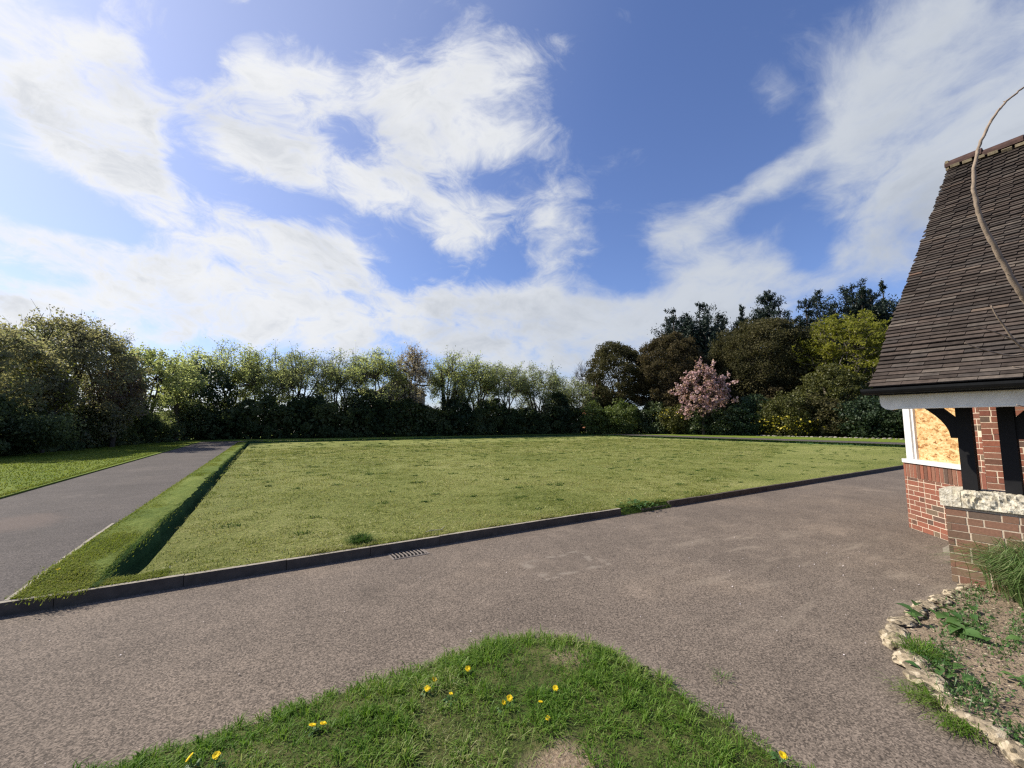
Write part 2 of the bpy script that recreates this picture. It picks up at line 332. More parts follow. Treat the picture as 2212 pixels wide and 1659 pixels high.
# ------------------------------------------------------------------ mesh builder
class MB:
    def __init__(s): s.v = []; s.f = []; s.m = []; s.n = 0
    def add(s, v, faces, mat=0):
        """faces: list of int arrays (n,k)"""
        v = np.asarray(v, dtype=np.float64).reshape(-1, 3)
        for fa in (faces if isinstance(faces, list) else [faces]):
            fa = np.asarray(fa, dtype=np.int64)
            s.f.append(fa + s.n); s.m.append(np.full(len(fa), mat, dtype=np.int32))
        s.v.append(v); s.n += len(v)
    def box(s, c, size, rot=None, mat=0, taper=None):
        hx, hy, hz = (q/2 for q in size)
        p = np.array([(-hx,-hy,-hz),(hx,-hy,-hz),(hx,hy,-hz),(-hx,hy,-hz),(-hx,-hy,hz),(hx,-hy,hz),(hx,hy,hz),(-hx,hy,hz)])
        if taper: p[4:, :2] *= taper
        if rot is not None: p = p @ np.asarray(rot).T
        s.add(p + np.asarray(c), np.array([(0,3,2,1),(4,5,6,7),(0,1,5,4),(1,2,6,5),(2,3,7,6),(3,0,4,7)]), mat)
    def tops(s, mat):
        """give the upward faces of the last box another material"""
        s.m[-1][1] = mat
    def bb(s, x0, x1, y0, y1, z0, z1, mat=0):
        s.box(((x0+x1)/2, (y0+y1)/2, (z0+z1)/2), (x1-x0, y1-y0, z1-z0), None, mat)
    def tube(s, pts, rad, n=6, mat=0, cap=True):
        pts = np.asarray(pts, float); k = len(pts)
        rad = np.broadcast_to(np.asarray(rad, float), (k,))
        t = np.gradient(pts, axis=0); t /= (np.linalg.norm(t, axis=1, keepdims=True)+1e-9)
        ref = np.array([.31, .17, .93]) if abs(t[0] @ np.array([.31, .17, .93])) < .9 else np.array([1., .1, 0])
        a = np.cross(t, ref); a /= (np.linalg.norm(a, axis=1, keepdims=True)+1e-9); b = np.cross(t, a)
        an = np.linspace(0, 2*pi, n, endpoint=False)
        ring = pts[:, None, :] + rad[:, None, None]*(np.cos(an)[None, :, None]*a[:, None, :] + np.sin(an)[None, :, None]*b[:, None, :])
        i = np.arange(k-1)[:, None]*n; j = np.arange(n)[None, :]; j2 = (j+1) % n
        q = np.stack([i+j, i+j2, i+n+j2, i+n+j], -1).reshape(-1, 4)
        s.add(ring.reshape(-1, 3), q, mat)
        if cap:
            s.f.append(np.array([list(range(n))[::-1]]) + s.n - k*n); s.m.append(np.array([mat], dtype=np.int32))
            s.f.append(np.array([list(range(n))]) + s.n - n); s.m.append(np.array([mat], dtype=np.int32))
    def rods(s, p0, p1, r0, r1, mat=0):
        """many straight three-sided twigs at once"""
        p0 = np.asarray(p0, float); p1 = np.asarray(p1, float); n = len(p0)
        if n == 0: return
        t = p1-p0; t /= (np.linalg.norm(t, axis=1, keepdims=True)+1e-9)
        a = np.cross(t, np.array([.3, .5, .81])); a /= (np.linalg.norm(a, axis=1, keepdims=True)+1e-9); b = np.cross(t, a)
        v = []
        for p, r in ((p0, r0), (p1, r1)):
            r = np.broadcast_to(np.asarray(r, float), (n,))[:, None]
            for k in range(3): v.append(p + r*(cos(k*2.0944)*a + sin(k*2.0944)*b))
        v = np.stack(v, 1).reshape(-1, 3); base = np.arange(n)[:, None]*6
        q = np.concatenate([base + np.array([[k, (k+1) % 3, 3+(k+1) % 3, 3+k]]) for k in range(3)], 0)
        s.add(v, q, mat)
    def leaves(s, c, size, mat=0, aspect=.55, droop=0.0, up=0.0, rg=None):
        """free leaves: one bent rhombus each"""
        rg = rg or rng
        c = np.asarray(c, float); n = len(c)
        if n == 0: return
        a = rg.normal(size=(n, 3)); a[:, 2] -= droop; a /= np.linalg.norm(a, axis=1, keepdims=True)
        r = rg.normal(size=(n, 3)); r[:, 2] += up
        b = np.cross(a, r); b /= (np.linalg.norm(b, axis=1, keepdims=True)+1e-9)
        L = (np.broadcast_to(np.asarray(size, float), (n,))*rg.uniform(.6, 1.3, n))[:, None]
        v = np.stack([c-a*L*.5, c+b*L*aspect*.5, c+a*L*.5, c-b*L*aspect*.5], 1).reshape(-1, 3)
        s.add(v, np.arange(n)[:, None]*4 + np.array([[0, 1, 2, 3]]), mat)
    def blades(s, base, h, width, lean, mat=0, rg=None, az=None):
        rg = rg or rng
        base = np.asarray(base, float); n = len(base)
        if n == 0: return
        h = np.broadcast_to(np.asarray(h, float), (n,)); lean = np.broadcast_to(np.asarray(lean, float), (n,)); width = np.broadcast_to(np.asarray(width, float), (n,))
        az = rg.uniform(0, 2*pi, n) if az is None else az
        d = np.stack([np.cos(az), np.sin(az), np.zeros(n)], 1); sd_ = np.stack([-np.sin(az), np.cos(az), np.zeros(n)], 1)
        up = np.array([0, 0, 1.])
        mid = base + (h*.58)[:, None]*up + (h*lean*.35)[:, None]*d
        tip = base + (h*np.clip(1-lean*.35, .1, 1))[:, None]*up + (h*lean)[:, None]*d
        wv_ = (width*.5)[:, None]*sd_
        v = np.stack([base-wv_, base+wv_, mid+wv_*.8, mid-wv_*.8, tip], 1).reshape(-1, 3); o = np.arange(n)[:, None]*5
        s.add(v, [o+np.array([[0, 1, 2, 3]]), o+np.array([[3, 2, 4]])], mat)
    def build(s, name, mats, parent=None, smooth=False, loc=None):
        me = bpy.data.meshes.new(name)
        V = np.concatenate(s.v).astype(np.float32)
        if loc is not None: V = V - np.asarray(loc, dtype=np.float32)
        cnt = np.concatenate([np.full(len(f), f.shape[1]) for f in s.f]); idx = np.concatenate([f.reshape(-1) for f in s.f])
        me.vertices.add(len(V)); me.vertices.foreach_set('co', V.reshape(-1))
        me.loops.add(len(idx)); me.loops.foreach_set('vertex_index', idx.astype(np.int32))
        me.polygons.add(len(cnt))
        me.polygons.foreach_set('loop_start', np.concatenate([[0], np.cumsum(cnt)[:-1]]).astype(np.int32))
        me.polygons.foreach_set('loop_total', cnt.astype(np.int32))
        me.polygons.foreach_set('material_index', np.concatenate(s.m))
        me.polygons.foreach_set('use_smooth', np.full(len(cnt), bool(smooth)))
        for m in (mats if isinstance(mats, (list, tuple)) else [mats]): me.materials.append(m)
        me.update(calc_edges=True); me.validate()
        o = bpy.data.objects.new(name, me); C.objects.link(o)
        if loc is not None: o.location = loc
        if parent is not None:
            o.parent = parent
            if loc is None: o.matrix_parent_inverse = Matrix.Translation(parent.location).inverted()
        return o
def tag(o, label, cat, group=None, kind=None):
    o['label'] = label; o['category'] = cat
    if group: o['group'] = group
    if kind: o['kind'] = kind
    return o
def thing(name, label, cat, loc, group=None):
    o = bpy.data.objects.new(name, None); C.objects.link(o); o.location = loc
    o.empty_display_size = .2
    return tag(o, label, cat, group)
def struct(o, kind='structure'): o['kind'] = kind; return o

# ------------------------------------------------------------------ the ground and its sheets
def sheet(name, mat, x0, x1, y0, y1, z, nx=2, ny=2, fn=None):
    xs = np.linspace(x0, x1, nx); ys = np.linspace(y0, y1, ny)
    X, Y = np.meshgrid(xs, ys); Z = np.full_like(X, z) if fn is None else fn(X, Y)
    b = MB(); i = np.arange(ny-1)[:, None]*nx + np.arange(nx-1)[None, :]
    b.add(np.stack([X, Y, Z], -1).reshape(-1, 3), np.stack([i, i+1, i+nx+1, i+nx], -1).reshape(-1, 4))
    return struct(b.build(name, mat, smooth=True))
def lump(X, Y, a=.006):
    return a*(np.sin(X*3.1+1.7*np.sin(Y*1.3))*np.cos(Y*2.7+X*.7) + .6*np.sin(X*7.3+Y*5.1) + .5*np.cos(X*1.1-Y*.8))
sheet('ground', M['litter'], -500, 600, -500, 600, -.30)
sheet('pavement', M['tarmac'], -40, 60, -14, 5.55, 0.0)

# the sunk bowling green, its ditch, grassed bank, the path round it and the lawns beyond
G = np.array([(-1.02, 5.47), (-.70, 38.6), (36.5, 40.3), (36.3, 5.47)])      # edge of the green
def dense(poly, step):
    out = []
    for a, b in zip(poly[:-1], poly[1:]):
        k = max(2, int(np.linalg.norm(b-a)/step)); out.append(a + (b-a)*np.linspace(0, 1, k, endpoint=False)[:, None])
    out.append(poly[-1:]); return np.concatenate(out)
def offset(poly, ds):
    """offset polyline outwards (left of travel), one distance per segment"""
    nrm = []
    for a, b in zip(poly[:-1], poly[1:]):
        t = (b-a)/np.linalg.norm(b-a); nrm.append(np.array([-t[1], t[0]]))
    pts = [poly[0]+nrm[0]*ds[0]]
    for i in range(1, len(poly)-1):
        a = poly[i]; n1, n2 = nrm[i-1], nrm[i]
        A = np.array([n1, n2]); pts.append(a + np.linalg.solve(A, np.array([ds[i-1], ds[i]])))
    pts.append(poly[-1]+nrm[-1]*ds[-1]); return np.array(pts)
GZ = .05
def gz(X, Y):
    near = np.clip((6.3-Y)/.85, 0, 1); near = near*near*(3-2*near)
    return GZ + .055*near + lump(X, Y, .006)
gx = np.concatenate([np.linspace(0, 1, 90)]); gy = np.concatenate([np.linspace(0, .35, 80), np.linspace(.35, 1, 60)[1:]])
U, Vv = np.meshgrid(gx, gy)
P = ((1-U)*(1-Vv))[..., None]*G[0] + (U*(1-Vv))[..., None]*G[3] + ((1-U)*Vv)[..., None]*G[1] + (U*Vv)[..., None]*G[2]
b = MB(); nx, ny = len(gx), len(gy)
Z = gz(P[..., 0], P[..., 1])
i = np.arange(ny-1)[:, None]*nx + np.arange(nx-1)[None, :]
b.add(np.concatenate([P, Z[..., None]], -1).reshape(-1, 3), np.stack([i, i+1, i+nx+1, i+nx], -1).reshape(-1, 4))
struct(b.build('bowling_green', M['green'], smooth=True))
# bank: cross-section offsets from the green edge
def bank():
    offs = [(-.03, 'g'), (.035, -.14), (.15, -.17), (.205, -.06), (.222, .08), (.232, .165), (.33, .180), (.50, .17), (.72, .163), (.79, .158)]
    b = MB(); rows = []
    lines = [dense(offset(G, (o*(1.0 if o < .6 else 1.03), o, o)), .22) for o, z in offs]
    k = min(len(l) for l in lines)
    res = []
    for l in lines:   # resample every line to the same number of stations, corner by corner
        res.append(l)
    base = dense(G, .22); segs = [np.linalg.norm(q-p) for p, q in zip(G[:-1], G[1:])]
    counts = [max(2, int(s_/.22)) for s_ in segs]
    rows = []
    rg = np.random.default_rng(3)
    ns = sum(counts)+1; sm = lambda a, k: np.apply_along_axis(lambda v: np.convolve(v, np.ones(k)/k, 'same'), 1, a)
    com = sm(rg.normal(0, .075, (1, ns)), 5) + rg.normal(0, .012, (1, ns))
    jit = com + rg.normal(0, .010, (len(offs), ns)); jz = sm(rg.normal(0, .028, (1, ns)), 5) + rg.normal(0, .007, (len(offs), ns))
    for oi, (o, z) in enumerate(offs):
        pl_ = offset(G, (o, o, o)); pts = []
        for (a, c), kk in zip(zip(pl_[:-1], pl_[1:]), counts): pts.append(a + (c-a)*np.linspace(0, 1, kk, endpoint=False)[:, None])
        pts.append(pl_[-1:]); pts = np.concatenate(pts)
        zz = np.full(len(pts), GZ if z == 'g' else z)
        # the ditch fades out where the bank meets the near kerb
        e = np.clip((pts[:, 1]-5.56)/.50, 0, 1); e = e*e*(3-2*e)
        if o > .3:
            e2 = np.clip((pts[:, 1]-5.5)/2.2, 0, 1); e2 = e2*e2*(3-2*e2); e = e2*(o-.3)/.49 + e*(1-(o-.3)/.49)
        zz = zz*e + (.110)*(1-e)
        if 0 < o < .6: zz = zz + jz[oi]
        if .15 < o < .3: pts = pts + jit[oi][:, None]*np.array([1, .6])
        if z == 'g': zz = zz - .03*e - .004
        rows.append(np.concatenate([pts, zz[:, None]], 1))
    R = np.array(rows); nr, nc = R.shape[:2]
    i = np.arange(nr-1)[:, None]*nc + np.arange(nc-1)[None, :]
    qd = np.stack([i, i+1, i+nc+1, i+nc], -1)
    fl = R.reshape(-1, 3)
    b.add(fl, qd[:5].reshape(-1, 4), 1)          # ditch bottom and the cut face, their shade painted as darker green
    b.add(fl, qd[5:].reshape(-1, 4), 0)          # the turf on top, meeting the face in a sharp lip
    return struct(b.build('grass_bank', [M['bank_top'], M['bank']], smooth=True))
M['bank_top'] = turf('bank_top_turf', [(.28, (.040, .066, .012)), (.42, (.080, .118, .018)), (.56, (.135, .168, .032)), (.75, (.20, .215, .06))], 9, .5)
bank()
def ring(name, mat, o0, o1, z, skirt=0.0):
    b = MB()
    inn = offset(G, o0); outr = offset(G, o1)
    inn[0, 1] = outr[0, 1] = 5.42; inn[-1, 1] = outr[-1, 1] = 5.42
    def den(l):
        out = []
        for (p, q), kk in zip(zip(l[:-1], l[1:]), (60, 20, 60)): out.append(p+(q-p)*np.linspace(0, 1, kk, endpoint=False)[:, None])
        return np.concatenate(out+[l[-1:]])
    inn, outr = den(inn), den(outr); k = len(inn)
    def zz(p):
        e = np.clip((p[:, 1]-5.5)/2.2, 0, 1); e = e*e*(3-2*e); return np.concatenate([p, (z*e+(z-.042)*(1-e))[:, None]], 1)
    A, B_ = zz(inn), zz(outr); i = np.arange(k-1)
    q = np.stack([i, i+1, k+i+1, k+i], 1)
    b.add(np.concatenate([A, B_]), q[:, ::-1])
    if skirt: b.add(np.concatenate([A, A-np.array([0, 0, skirt])]), q)
    return struct(b.build(name, mat))
ring('path', M['path'], (.70, .70, .70), (3.43, 2.9, 6.2), .150)
ring('lawn', M['lawn'], (3.40, 2.85, 6.15), (40, 26, 60), .185, .06)

# kerb: concrete edgings set on edge, shade painted into the dark faces
b = MB(); x = -7.0; rg = np.random.default_rng(11)
while x < 5.55:
    L = min(.915, 5.62-x); dz = rg.normal(0, .004); dy = rg.normal(0, .004)
    b.box((x+L/2, 5.425+dy, .046+dz*.5), (L-.005, .056, .135), Matrix.Rotation(rg.normal(0, .0015), 3, 'Y')); b.tops(1)  # paler worn top over the body that has shade in its colour
    x += L
x = 6.95
while x < 37:
    L = .915; dz = rg.normal(0, .006)
    b.box((x+L/2, 5.425+rg.normal(0, .003), .035+dz*.4), (L-.004, .055, .15), Matrix.Rotation(rg.normal(0, .002), 3, 'Y'))
    x += L
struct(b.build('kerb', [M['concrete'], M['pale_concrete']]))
b = MB(); b.box((6.5, 5.40, .012), (.75, .06, .075), Matrix.Rotation(.02, 3, 'Z'))
tag(b.build('kerb_stone', M['concrete']), 'short sunken kerb stone lying low in the weedy gap of the kerb', 'kerb stone')
b = MB(); y = 5.45
while y < 7.9:
    e = min(1, max(0, (y+.3-5.5)/2.2)); e = e*e*(3-2*e)
    b.box((-1.815, y+.3, .108+.042*e-.02), (.035, .592, .062), Matrix.Rotation(rg.normal(0, .006), 3, 'Z') @ Matrix.Rotation(.012, 3, 'X')); y += .6
struct(b.build('path_edging', M['pale_concrete']))

# the drain grate at the kerb
dr = thing('drain_grate', 'slotted iron drain grate against the concrete kerb', 'drain grate', (1.68, 5.235, 0))
b = MB(); b.bb(1.46, 1.88, 5.12, 5.36, -.02, .003); b.build('pit', M['black'], dr)
for k in range(9):
    xx = 1.485 + k*.0465; b = MB()
    b.tube([(xx, 5.12, .003), (xx+.010, 5.20, .006), (xx+.004, 5.28, .005), (xx-.01, 5.36, .003)], .0085, 5); b.build('grate_bar', M['iron'], dr)
b = MB(); b.bb(1.44, 1.90, 5.10, 5.12, -.02, .007); b.bb(1.44, 1.46, 5.12, 5.36, -.02, .006); b.bb(1.88, 1.90, 5.12, 5.36, -.02, .006); b.build('frame', M['iron'], dr)

# the soil bed on the right and the grass corner the photographer stands on
def in_bed(x, y): return True
bed_pts = [(6.24, 1.30), (5.65, 1.27), (5.0, 1.30), (4.45, 1.30), (4.10, 1.22), (3.82, 1.08), (3.60, .92), (3.42, .76), (3.27, .58), (3.15, .36), (3.05, .05), (3.0, -.6), (3.0, -2.5), (6.24, -2.5)]
def fan(name, pts, z0, zc, mat, rings=9, bumpy=.02, centre=None, kind='structure'):
    pts = dense(np.array(pts + [pts[0]], float), .12)[:-1]; n = len(pts)
    c = pts.mean(0) if centre is None else np.array(centre)
    b = MB(); rows = []
    rg = np.random.default_rng(5)
    for r in range(rings+1):
        t = r/rings; p = pts + (c-pts)*t
        z = z0 + (zc-z0)*min(1, t*2.2) + (rg.normal(0, bumpy, n) if 0 < r else 0)
        rows.append(np.concatenate([p, np.broadcast_to(z, (n,))[:, None]], 1))
    R = np.array(rows); i = np.arange(rings)[:, None]*n; j = np.arange(n)[None, :]; j2 = (j+1) % n
    b.add(R.reshape(-1, 3), np.stack([i+j, i+j2, i+n+j2, i+n+j], -1).reshape(-1, 4))
    return struct(b.build(name, mat, smooth=True), kind)
fan('flower_bed', bed_pts, .01, .07, M['soil'], 14, .010, (4.9, -.4))
R_ = .80; CXm, CYm = 2.30-R_, 2.83-R_
edge = [(-9, 2.83)] + [(CXm+R_*sin(a), CYm+R_*cos(a)) for a in np.linspace(0, pi/2, 16)] + [(2.30, -4), (-9, -4)]
def corner_z(x, y):
    """height of the grass corner: a low cushion that runs out at the tarmac"""
    ex = 2.30-x; ey = 2.83-y
    d = np.minimum(ex, ey)
    cx_ = np.maximum(x-CXm, 0); cy_ = np.maximum(y-CYm, 0)
    inc = (x > CXm) & (y > CYm)
    d = np.where(inc, R_-np.sqrt(cx_**2+cy_**2), d)
    return d
xs = np.linspace(-9, 2.4, 229); ys = np.linspace(-4, 2.95, 140)
X, Y = np.meshgrid(xs, ys); d = corner_z(X, Y)
Z = np.where(d > 0, .004 + .045*np.clip(d/.35, 0, 1) + lump(X*2, Y*2, .006), -.05)
b = MB(); i = np.arange(139)[:, None]*229 + np.arange(228)[None, :]
b.add(np.stack([X, Y, Z], -1).reshape(-1, 3), np.stack([i, i+1, i+230, i+229], -1).reshape(-1, 4))
M['verge'] = turf('verge_turf', [(.28, (.022, .036, .010)), (.44, (.058, .072, .020)), (.58, (.11, .105, .042)), (.74, (.22, .17, .10))], 9, .8)
nv_ = NT(M['verge'].node_tree); bs_ = M['verge'].node_tree.nodes['Principled BSDF']; old = bs_.inputs['Base Color'].links[0].from_socket
co_ = nv_.new('ShaderNodeTexCoord').outputs['Object']; wob_ = nv_.math('MULTIPLY', nv_.math('SUBTRACT', nv_.noise(co_, 9, 5, .65), .5), .5)
def worn(cx_, cy_, r_):
    return nv_.mr(nv_.math('ADD', nv_.vmath('DISTANCE', co_, (cx_, cy_, .045)), nv_.math('MULTIPLY', wob_, r_*1.6)), r_, r_*.45)
wm = nv_.math('MAXIMUM', worn(1.27, 1.58, .26), nv_.math('MULTIPLY', worn(1.9, 2.35, .20), .7))
soilc = nv_.ramp(nv_.noise(co_, 60, 6, .7), [(.3, (.12, .085, .055)), (.5, (.24, .18, .12)), (.7, (.36, .29, .20))])
nv_.l.new(nv_.mix(wm, old, soilc), bs_.inputs['Base Color'])
struct(b.build('grass_verge', M['verge'], smooth=True))

def vnoise(x, y, s, seed=0):
    """smooth value noise"""
    g = np.random.default_rng(seed).random((64, 64)); x = x*s; y = y*s
    xi = np.floor(x).astype(int); yi = np.floor(y).astype(int); fx = x-xi; fy = y-yi
    fx = fx*fx*(3-2*fx); fy = fy*fy*(3-2*fy)
    q = lambda a, b_: g[a % 64, b_ % 64]
    return (q(xi, yi)*(1-fx)+q(xi+1, yi)*fx)*(1-fy) + (q(xi, yi+1)*(1-fx)+q(xi+1, yi+1)*fx)*fy

# blades on the corner: tufts that lean their own way, thin thatch between them
def bare_at(x, y): return 1.1*np.exp(-(((x-1.27)/.15)**2 + ((y-1.60)/.22)**2)) + .3*np.exp(-(((x-1.9)/.16)**2 + ((y-2.35)/.08)**2))
def vz(x, y): return np.clip(.002+.045*np.clip(corner_z(x, y)/.35, 0, 1), 0, 1)
b = MB()
nt = 4300; tx = rng.uniform(-2.4, 2.32, nt); ty = rng.uniform(.2, 2.86, nt); td = corner_z(tx, ty); tn = vnoise(tx, ty, 4.5, 1)*.6+vnoise(tx, ty, 12, 2)*.4
k = (td > .0) & (rng.random(nt) < np.clip(tn*2.2-.25-bare_at(tx, ty)*1.3, .05, 1)); tx, ty, tn = tx[k], ty[k], tn[k]
per = rng.integers(9, 30, len(tx)); i = np.repeat(np.arange(len(tx)), per); n = len(i)
r_ = rng.normal(0, 1, (n, 2))*(.011+.016*rng.random(len(tx)))[i][:, None]
lush = np.exp(-(((tx-1.5)/.45)**2+((ty-2.6)/.28)**2))
hh_ = ((.022+.062*np.clip(tn-.2, 0, 1))*(1+.5*lush)*rng.uniform(.6, 1.3, len(tx)))[i]*rng.uniform(.55, 1.3, n)
az = np.arctan2(r_[:, 1], r_[:, 0])+rng.normal(0, .6, n); flop = rng.random(n) < .22
lean = np.where(flop, rng.uniform(1.2, 2.4, n), rng.uniform(.2, 1.1, n))
x, y = tx[i]+r_[:, 0], ty[i]+r_[:, 1]
b.blades(np.stack([x, y, vz(x, y)], 1), hh_, rng.uniform(.0028, .0062, n)*(1+.25*rng.random(len(tx))[i]), lean, az=az)
n = 52000; x = rng.uniform(-2.4, 2.34, n); y = rng.uniform(.2, 2.88, n); k = (corner_z(x, y) > -.015) & (rng.random(n) < 1-.75*bare_at(x, y)); x, y = x[k], y[k]
b.blades(np.stack([x, y, vz(x, y)], 1), rng.uniform(.010, .032, len(x)), rng.uniform(.002, .0042, len(x)), rng.uniform(.6, 2.6, len(x)))
g = b.build('verge_grass', M['blade']); tag(g, 'tufted green grass of the rounded lawn corner in front', 'grass', kind='stuff')
# short blades over the green, thinner with distance
n = 560000
u = rng.random(n)**1.75
y = 5.48 + u*24; x = rng.uniform(-1.0, 33, n)
keep = x < (2 + (y-3)*2.6); x, y = x[keep], y[keep]
tn = vnoise(x, y, 3.2, 4)*.55+vnoise(x, y, 9, 5)*.45
k = rng.random(len(x)) < np.clip(tn*2.6-.75, .04, 1); x, y, tn = x[k], y[k], tn[k]
neark = np.clip((5.85-y)/.4, 0, 1)
h = (.012+.028*tn)*rng.uniform(.5, 1.5, len(x))*(1+1.1*neark*tn)*(1+.03*(y-5.4))
b = MB(); b.blades(np.stack([x, y, gz(x, y)-.003], 1), h, rng.uniform(.004, .009, len(x))*(1+.09*(y-5.4)), rng.uniform(.4, 2.2, len(x)))
# dark tussocks sprinkled over the green
tp = []
for q in range(800):
    yy = 6 + 33*rng.random()**1.0; xx = rng.uniform(-.5, 36); k = int(rng.integers(14, 60)); sg = rng.uniform(.02, .06)*(1+yy/30)
    tp.append(np.stack([rng.normal(xx, sg*1.6, k), rng.normal(yy, sg, k)], 1))
tp = np.concatenate(tp)
nc_ = 26000; u = rng.random(nc_)**1.5; yc = 5.6+u*26; xc = rng.uniform(-.9, 33, nc_); kc = (xc < 2+(yc-3)*2.6) & (rng.random(nc_) < np.clip(vnoise(xc, yc, .9, 8)*1.8-.35, .05, 1)); xc, yc = xc[kc], yc[kc]
cl_ = MB(); cl_.leaves(np.stack([xc, yc, gz(xc, yc)+.012], 1), rng.uniform(.02, .05, len(xc))*(1+.05*(yc-5)), 0, .22, up=3)
tag(cl_.build('grass_clippings', M['old_straw']), 'pale dry clippings strewn over the mown green', 'grass clippings', kind='stuff')
g = b.build('mown_grass', M['blade_green']); tag(g, 'short dry mown grass covering the sunken bowling green', 'grass', kind='stuff')
b = MB(); b.blades(np.stack([tp[:, 0], tp[:, 1], gz(tp[:, 0], tp[:, 1])], 1), rng.uniform(.018, .05, len(tp))*(1+tp[:, 1]*.015), .008+.0006*tp[:, 1], rng.uniform(.5, 1.9, len(tp)))
# earth and turf slumped through the break in the kerb
xs = np.linspace(5.62, 6.98, 30); ys = np.linspace(5.30, 5.60, 9); X, Y = np.meshgrid(xs, ys); t_ = np.clip((Y-5.33)/.17, 0, 1); t_ = t_*t_*(3-2*t_)
Z = -.012 + .118*t_ + .010*np.sin(X*23+Y*9)*t_ - .03*(np.abs(X-6.3) > .64)
b2 = MB(); i = np.arange(8)[:, None]*30 + np.arange(29)[None, :]
b2.add(np.stack([X, Y, Z], -1).reshape(-1, 3), np.stack([i, i+1, i+31, i+30], -1).reshape(-1, 4)); struct(b2.build('earth', M['bank_top'], smooth=True))
cnt = 1400; x = rng.uniform(5.66, 6.95, cnt); y = rng.uniform(5.34, 5.6, cnt); t_ = np.clip((y-5.33)/.17, 0, 1)
b.blades(np.stack([x, y, .1*t_*t_*(3-2*t_)], 1), rng.uniform(.02, .07, cnt), .006, rng.uniform(.4, 1.3, cnt))
# long grass over the lip of the bank, hanging into the ditch, and on the bank top
def lip(o, cnt, h0, h1, wd, lean, seg, spread=.03, inward=True):
    pl_ = offset(G, (o, o, o)); a, c = pl_[seg], pl_[seg+1]
    t = rng.random(cnt)**(1.6 if seg == 0 else 1.0); p = a+(c-a)*t[:, None] + rng.normal(0, spread, (cnt, 2))
    tt = (c-a)/np.linalg.norm(c-a); nin = np.array([tt[1], -tt[0]])
    az = np.arctan2(nin[1], nin[0]) + rng.normal(0, .9, cnt)
    dist = np.linalg.norm(p, axis=1)
    e = np.clip((p[:, 1]-5.56)/.50, 0, 1); e = e*e*(3-2*e)
    b.blades(np.concatenate([p, (.15*e+.105*(1-e))[:, None]], 1), rng.uniform(h0, h1, cnt), wd*(1+dist*.06), rng.uniform(lean*.5, lean*1.4, cnt), az=az)
lip(.25, 7000, .015, .045, .005, 1.0, 0, .018); lip(.26, 4000, .06, .14, .012, .7, 1); lip(.24, 9000, .05, .13, .02, .8, 2, .07)
g = b.build('lush_grass', M['blade_lush']); tag(g, 'longer dark green grass on the bank lip and in tufts', 'grass', kind='stuff')
# rough edge of the left lawn
b = MB()
cnt = 5000; x = rng.uniform(-1.32, -.75, cnt); y = rng.uniform(5.46, 5.86, cnt); k = (y-5.46) < (.14+.30*np.abs(x+1.05)+rng.random(cnt)*.08); x, y = x[k], y[k]
b.blades(np.stack([x, y, np.full(len(x), .100)], 1), rng.uniform(.015, .045, len(x)), .006, rng.uniform(.4, 1.6, len(x)))
lip(.45, 26000, .015, .045, .005, 1.1, 0, .10); lip(.62, 16000, .015, .045, .005, 1.1, 0, .08); lip(.76, 4000, .02, .05, .006, .9, 0, .02)
cnt = 9000; t = rng.random(cnt)**1.5; x = -4.45+rng.normal(0, .03, cnt); y = 5.5+36*t
b.blades(np.stack([x, y, np.full(cnt, .165)], 1), rng.uniform(.03, .08, cnt), .008+.0006*y, rng.uniform(.3, 1.1, cnt))
cnt = 30000; t = rng.random(cnt)**1.4; x = rng.uniform(-9, -4.4, cnt); y = 9+30*t
b.blades(np.stack([x, y, np.full(cnt, .183)], 1), rng.uniform(.02, .05, cnt), .008+.0008*y, rng.uniform(.3, 1.4, cnt))
g = b.build('lawn_grass', M['blade_lawn']); tag(g, 'bright grass of the lawn strip left of the path', 'grass', kind='stuff')

# ------------------------------------------------------------------ the pavilion
pav = thing('pavilion', 'red brick pavilion with steep dark tiled roof, boarded bay window and black posts', 'pavilion', (7.5, 0, 0))
BRL, BRH, MO = .215, .065, .0105
def brick_face(b, p0, p1, z0, z1, seed, alt=True, out=.0035, mb=0, mm=1, thick=.05, body=True):
    """bricks laid in courses on a vertical face from p0 to p1 (outside on the left of travel)"""
    rg = np.random.default_rng(seed)
    p0 = np.array(p0, float); p1 = np.array(p1, float); L = np.linalg.norm(p1-p0); t = (p1-p0)/L; nrm = np.array([-t[1], t[0]])
    rot = np.array([[t[0], nrm[0], 0], [t[1], nrm[1], 0], [0, 0, 1]])
    if body:
        c = (p0+p1)/2 - nrm*(thick/2); b.box((*c, (z0+z1)/2), (L, thick, z1-z0), rot, mm)
    z = z0+MO/2; row = 0
    while z+BRH*.6 < z1:
        hh = min(BRH, z1-z-.002); s_ = -(.06 if row % 2 else .17)*(1 if alt else 0); k = row
        while s_ < L-.01:
            ln = BRL if (k % 2 == 0 or rg.random() < .25) else (.1025 if alt else BRL)
            a, e = max(0.0, s_), min(L, s_+ln)
            if L-e < .055: e = L
            if e-a > .025:
                o = out + rg.normal(0, .0012)
                c = p0 + t*((a+e)/2) + nrm*(o-.02)
                b.box((*c, z+hh/2+rg.normal(0, .001)), (e-a-.001, .04, hh+rg.normal(0, .0015)), rot, mb)
            s_ += ln+MO+.003+rg.normal(0, .0012); k += 1
        z += BRH+MO; row += 1
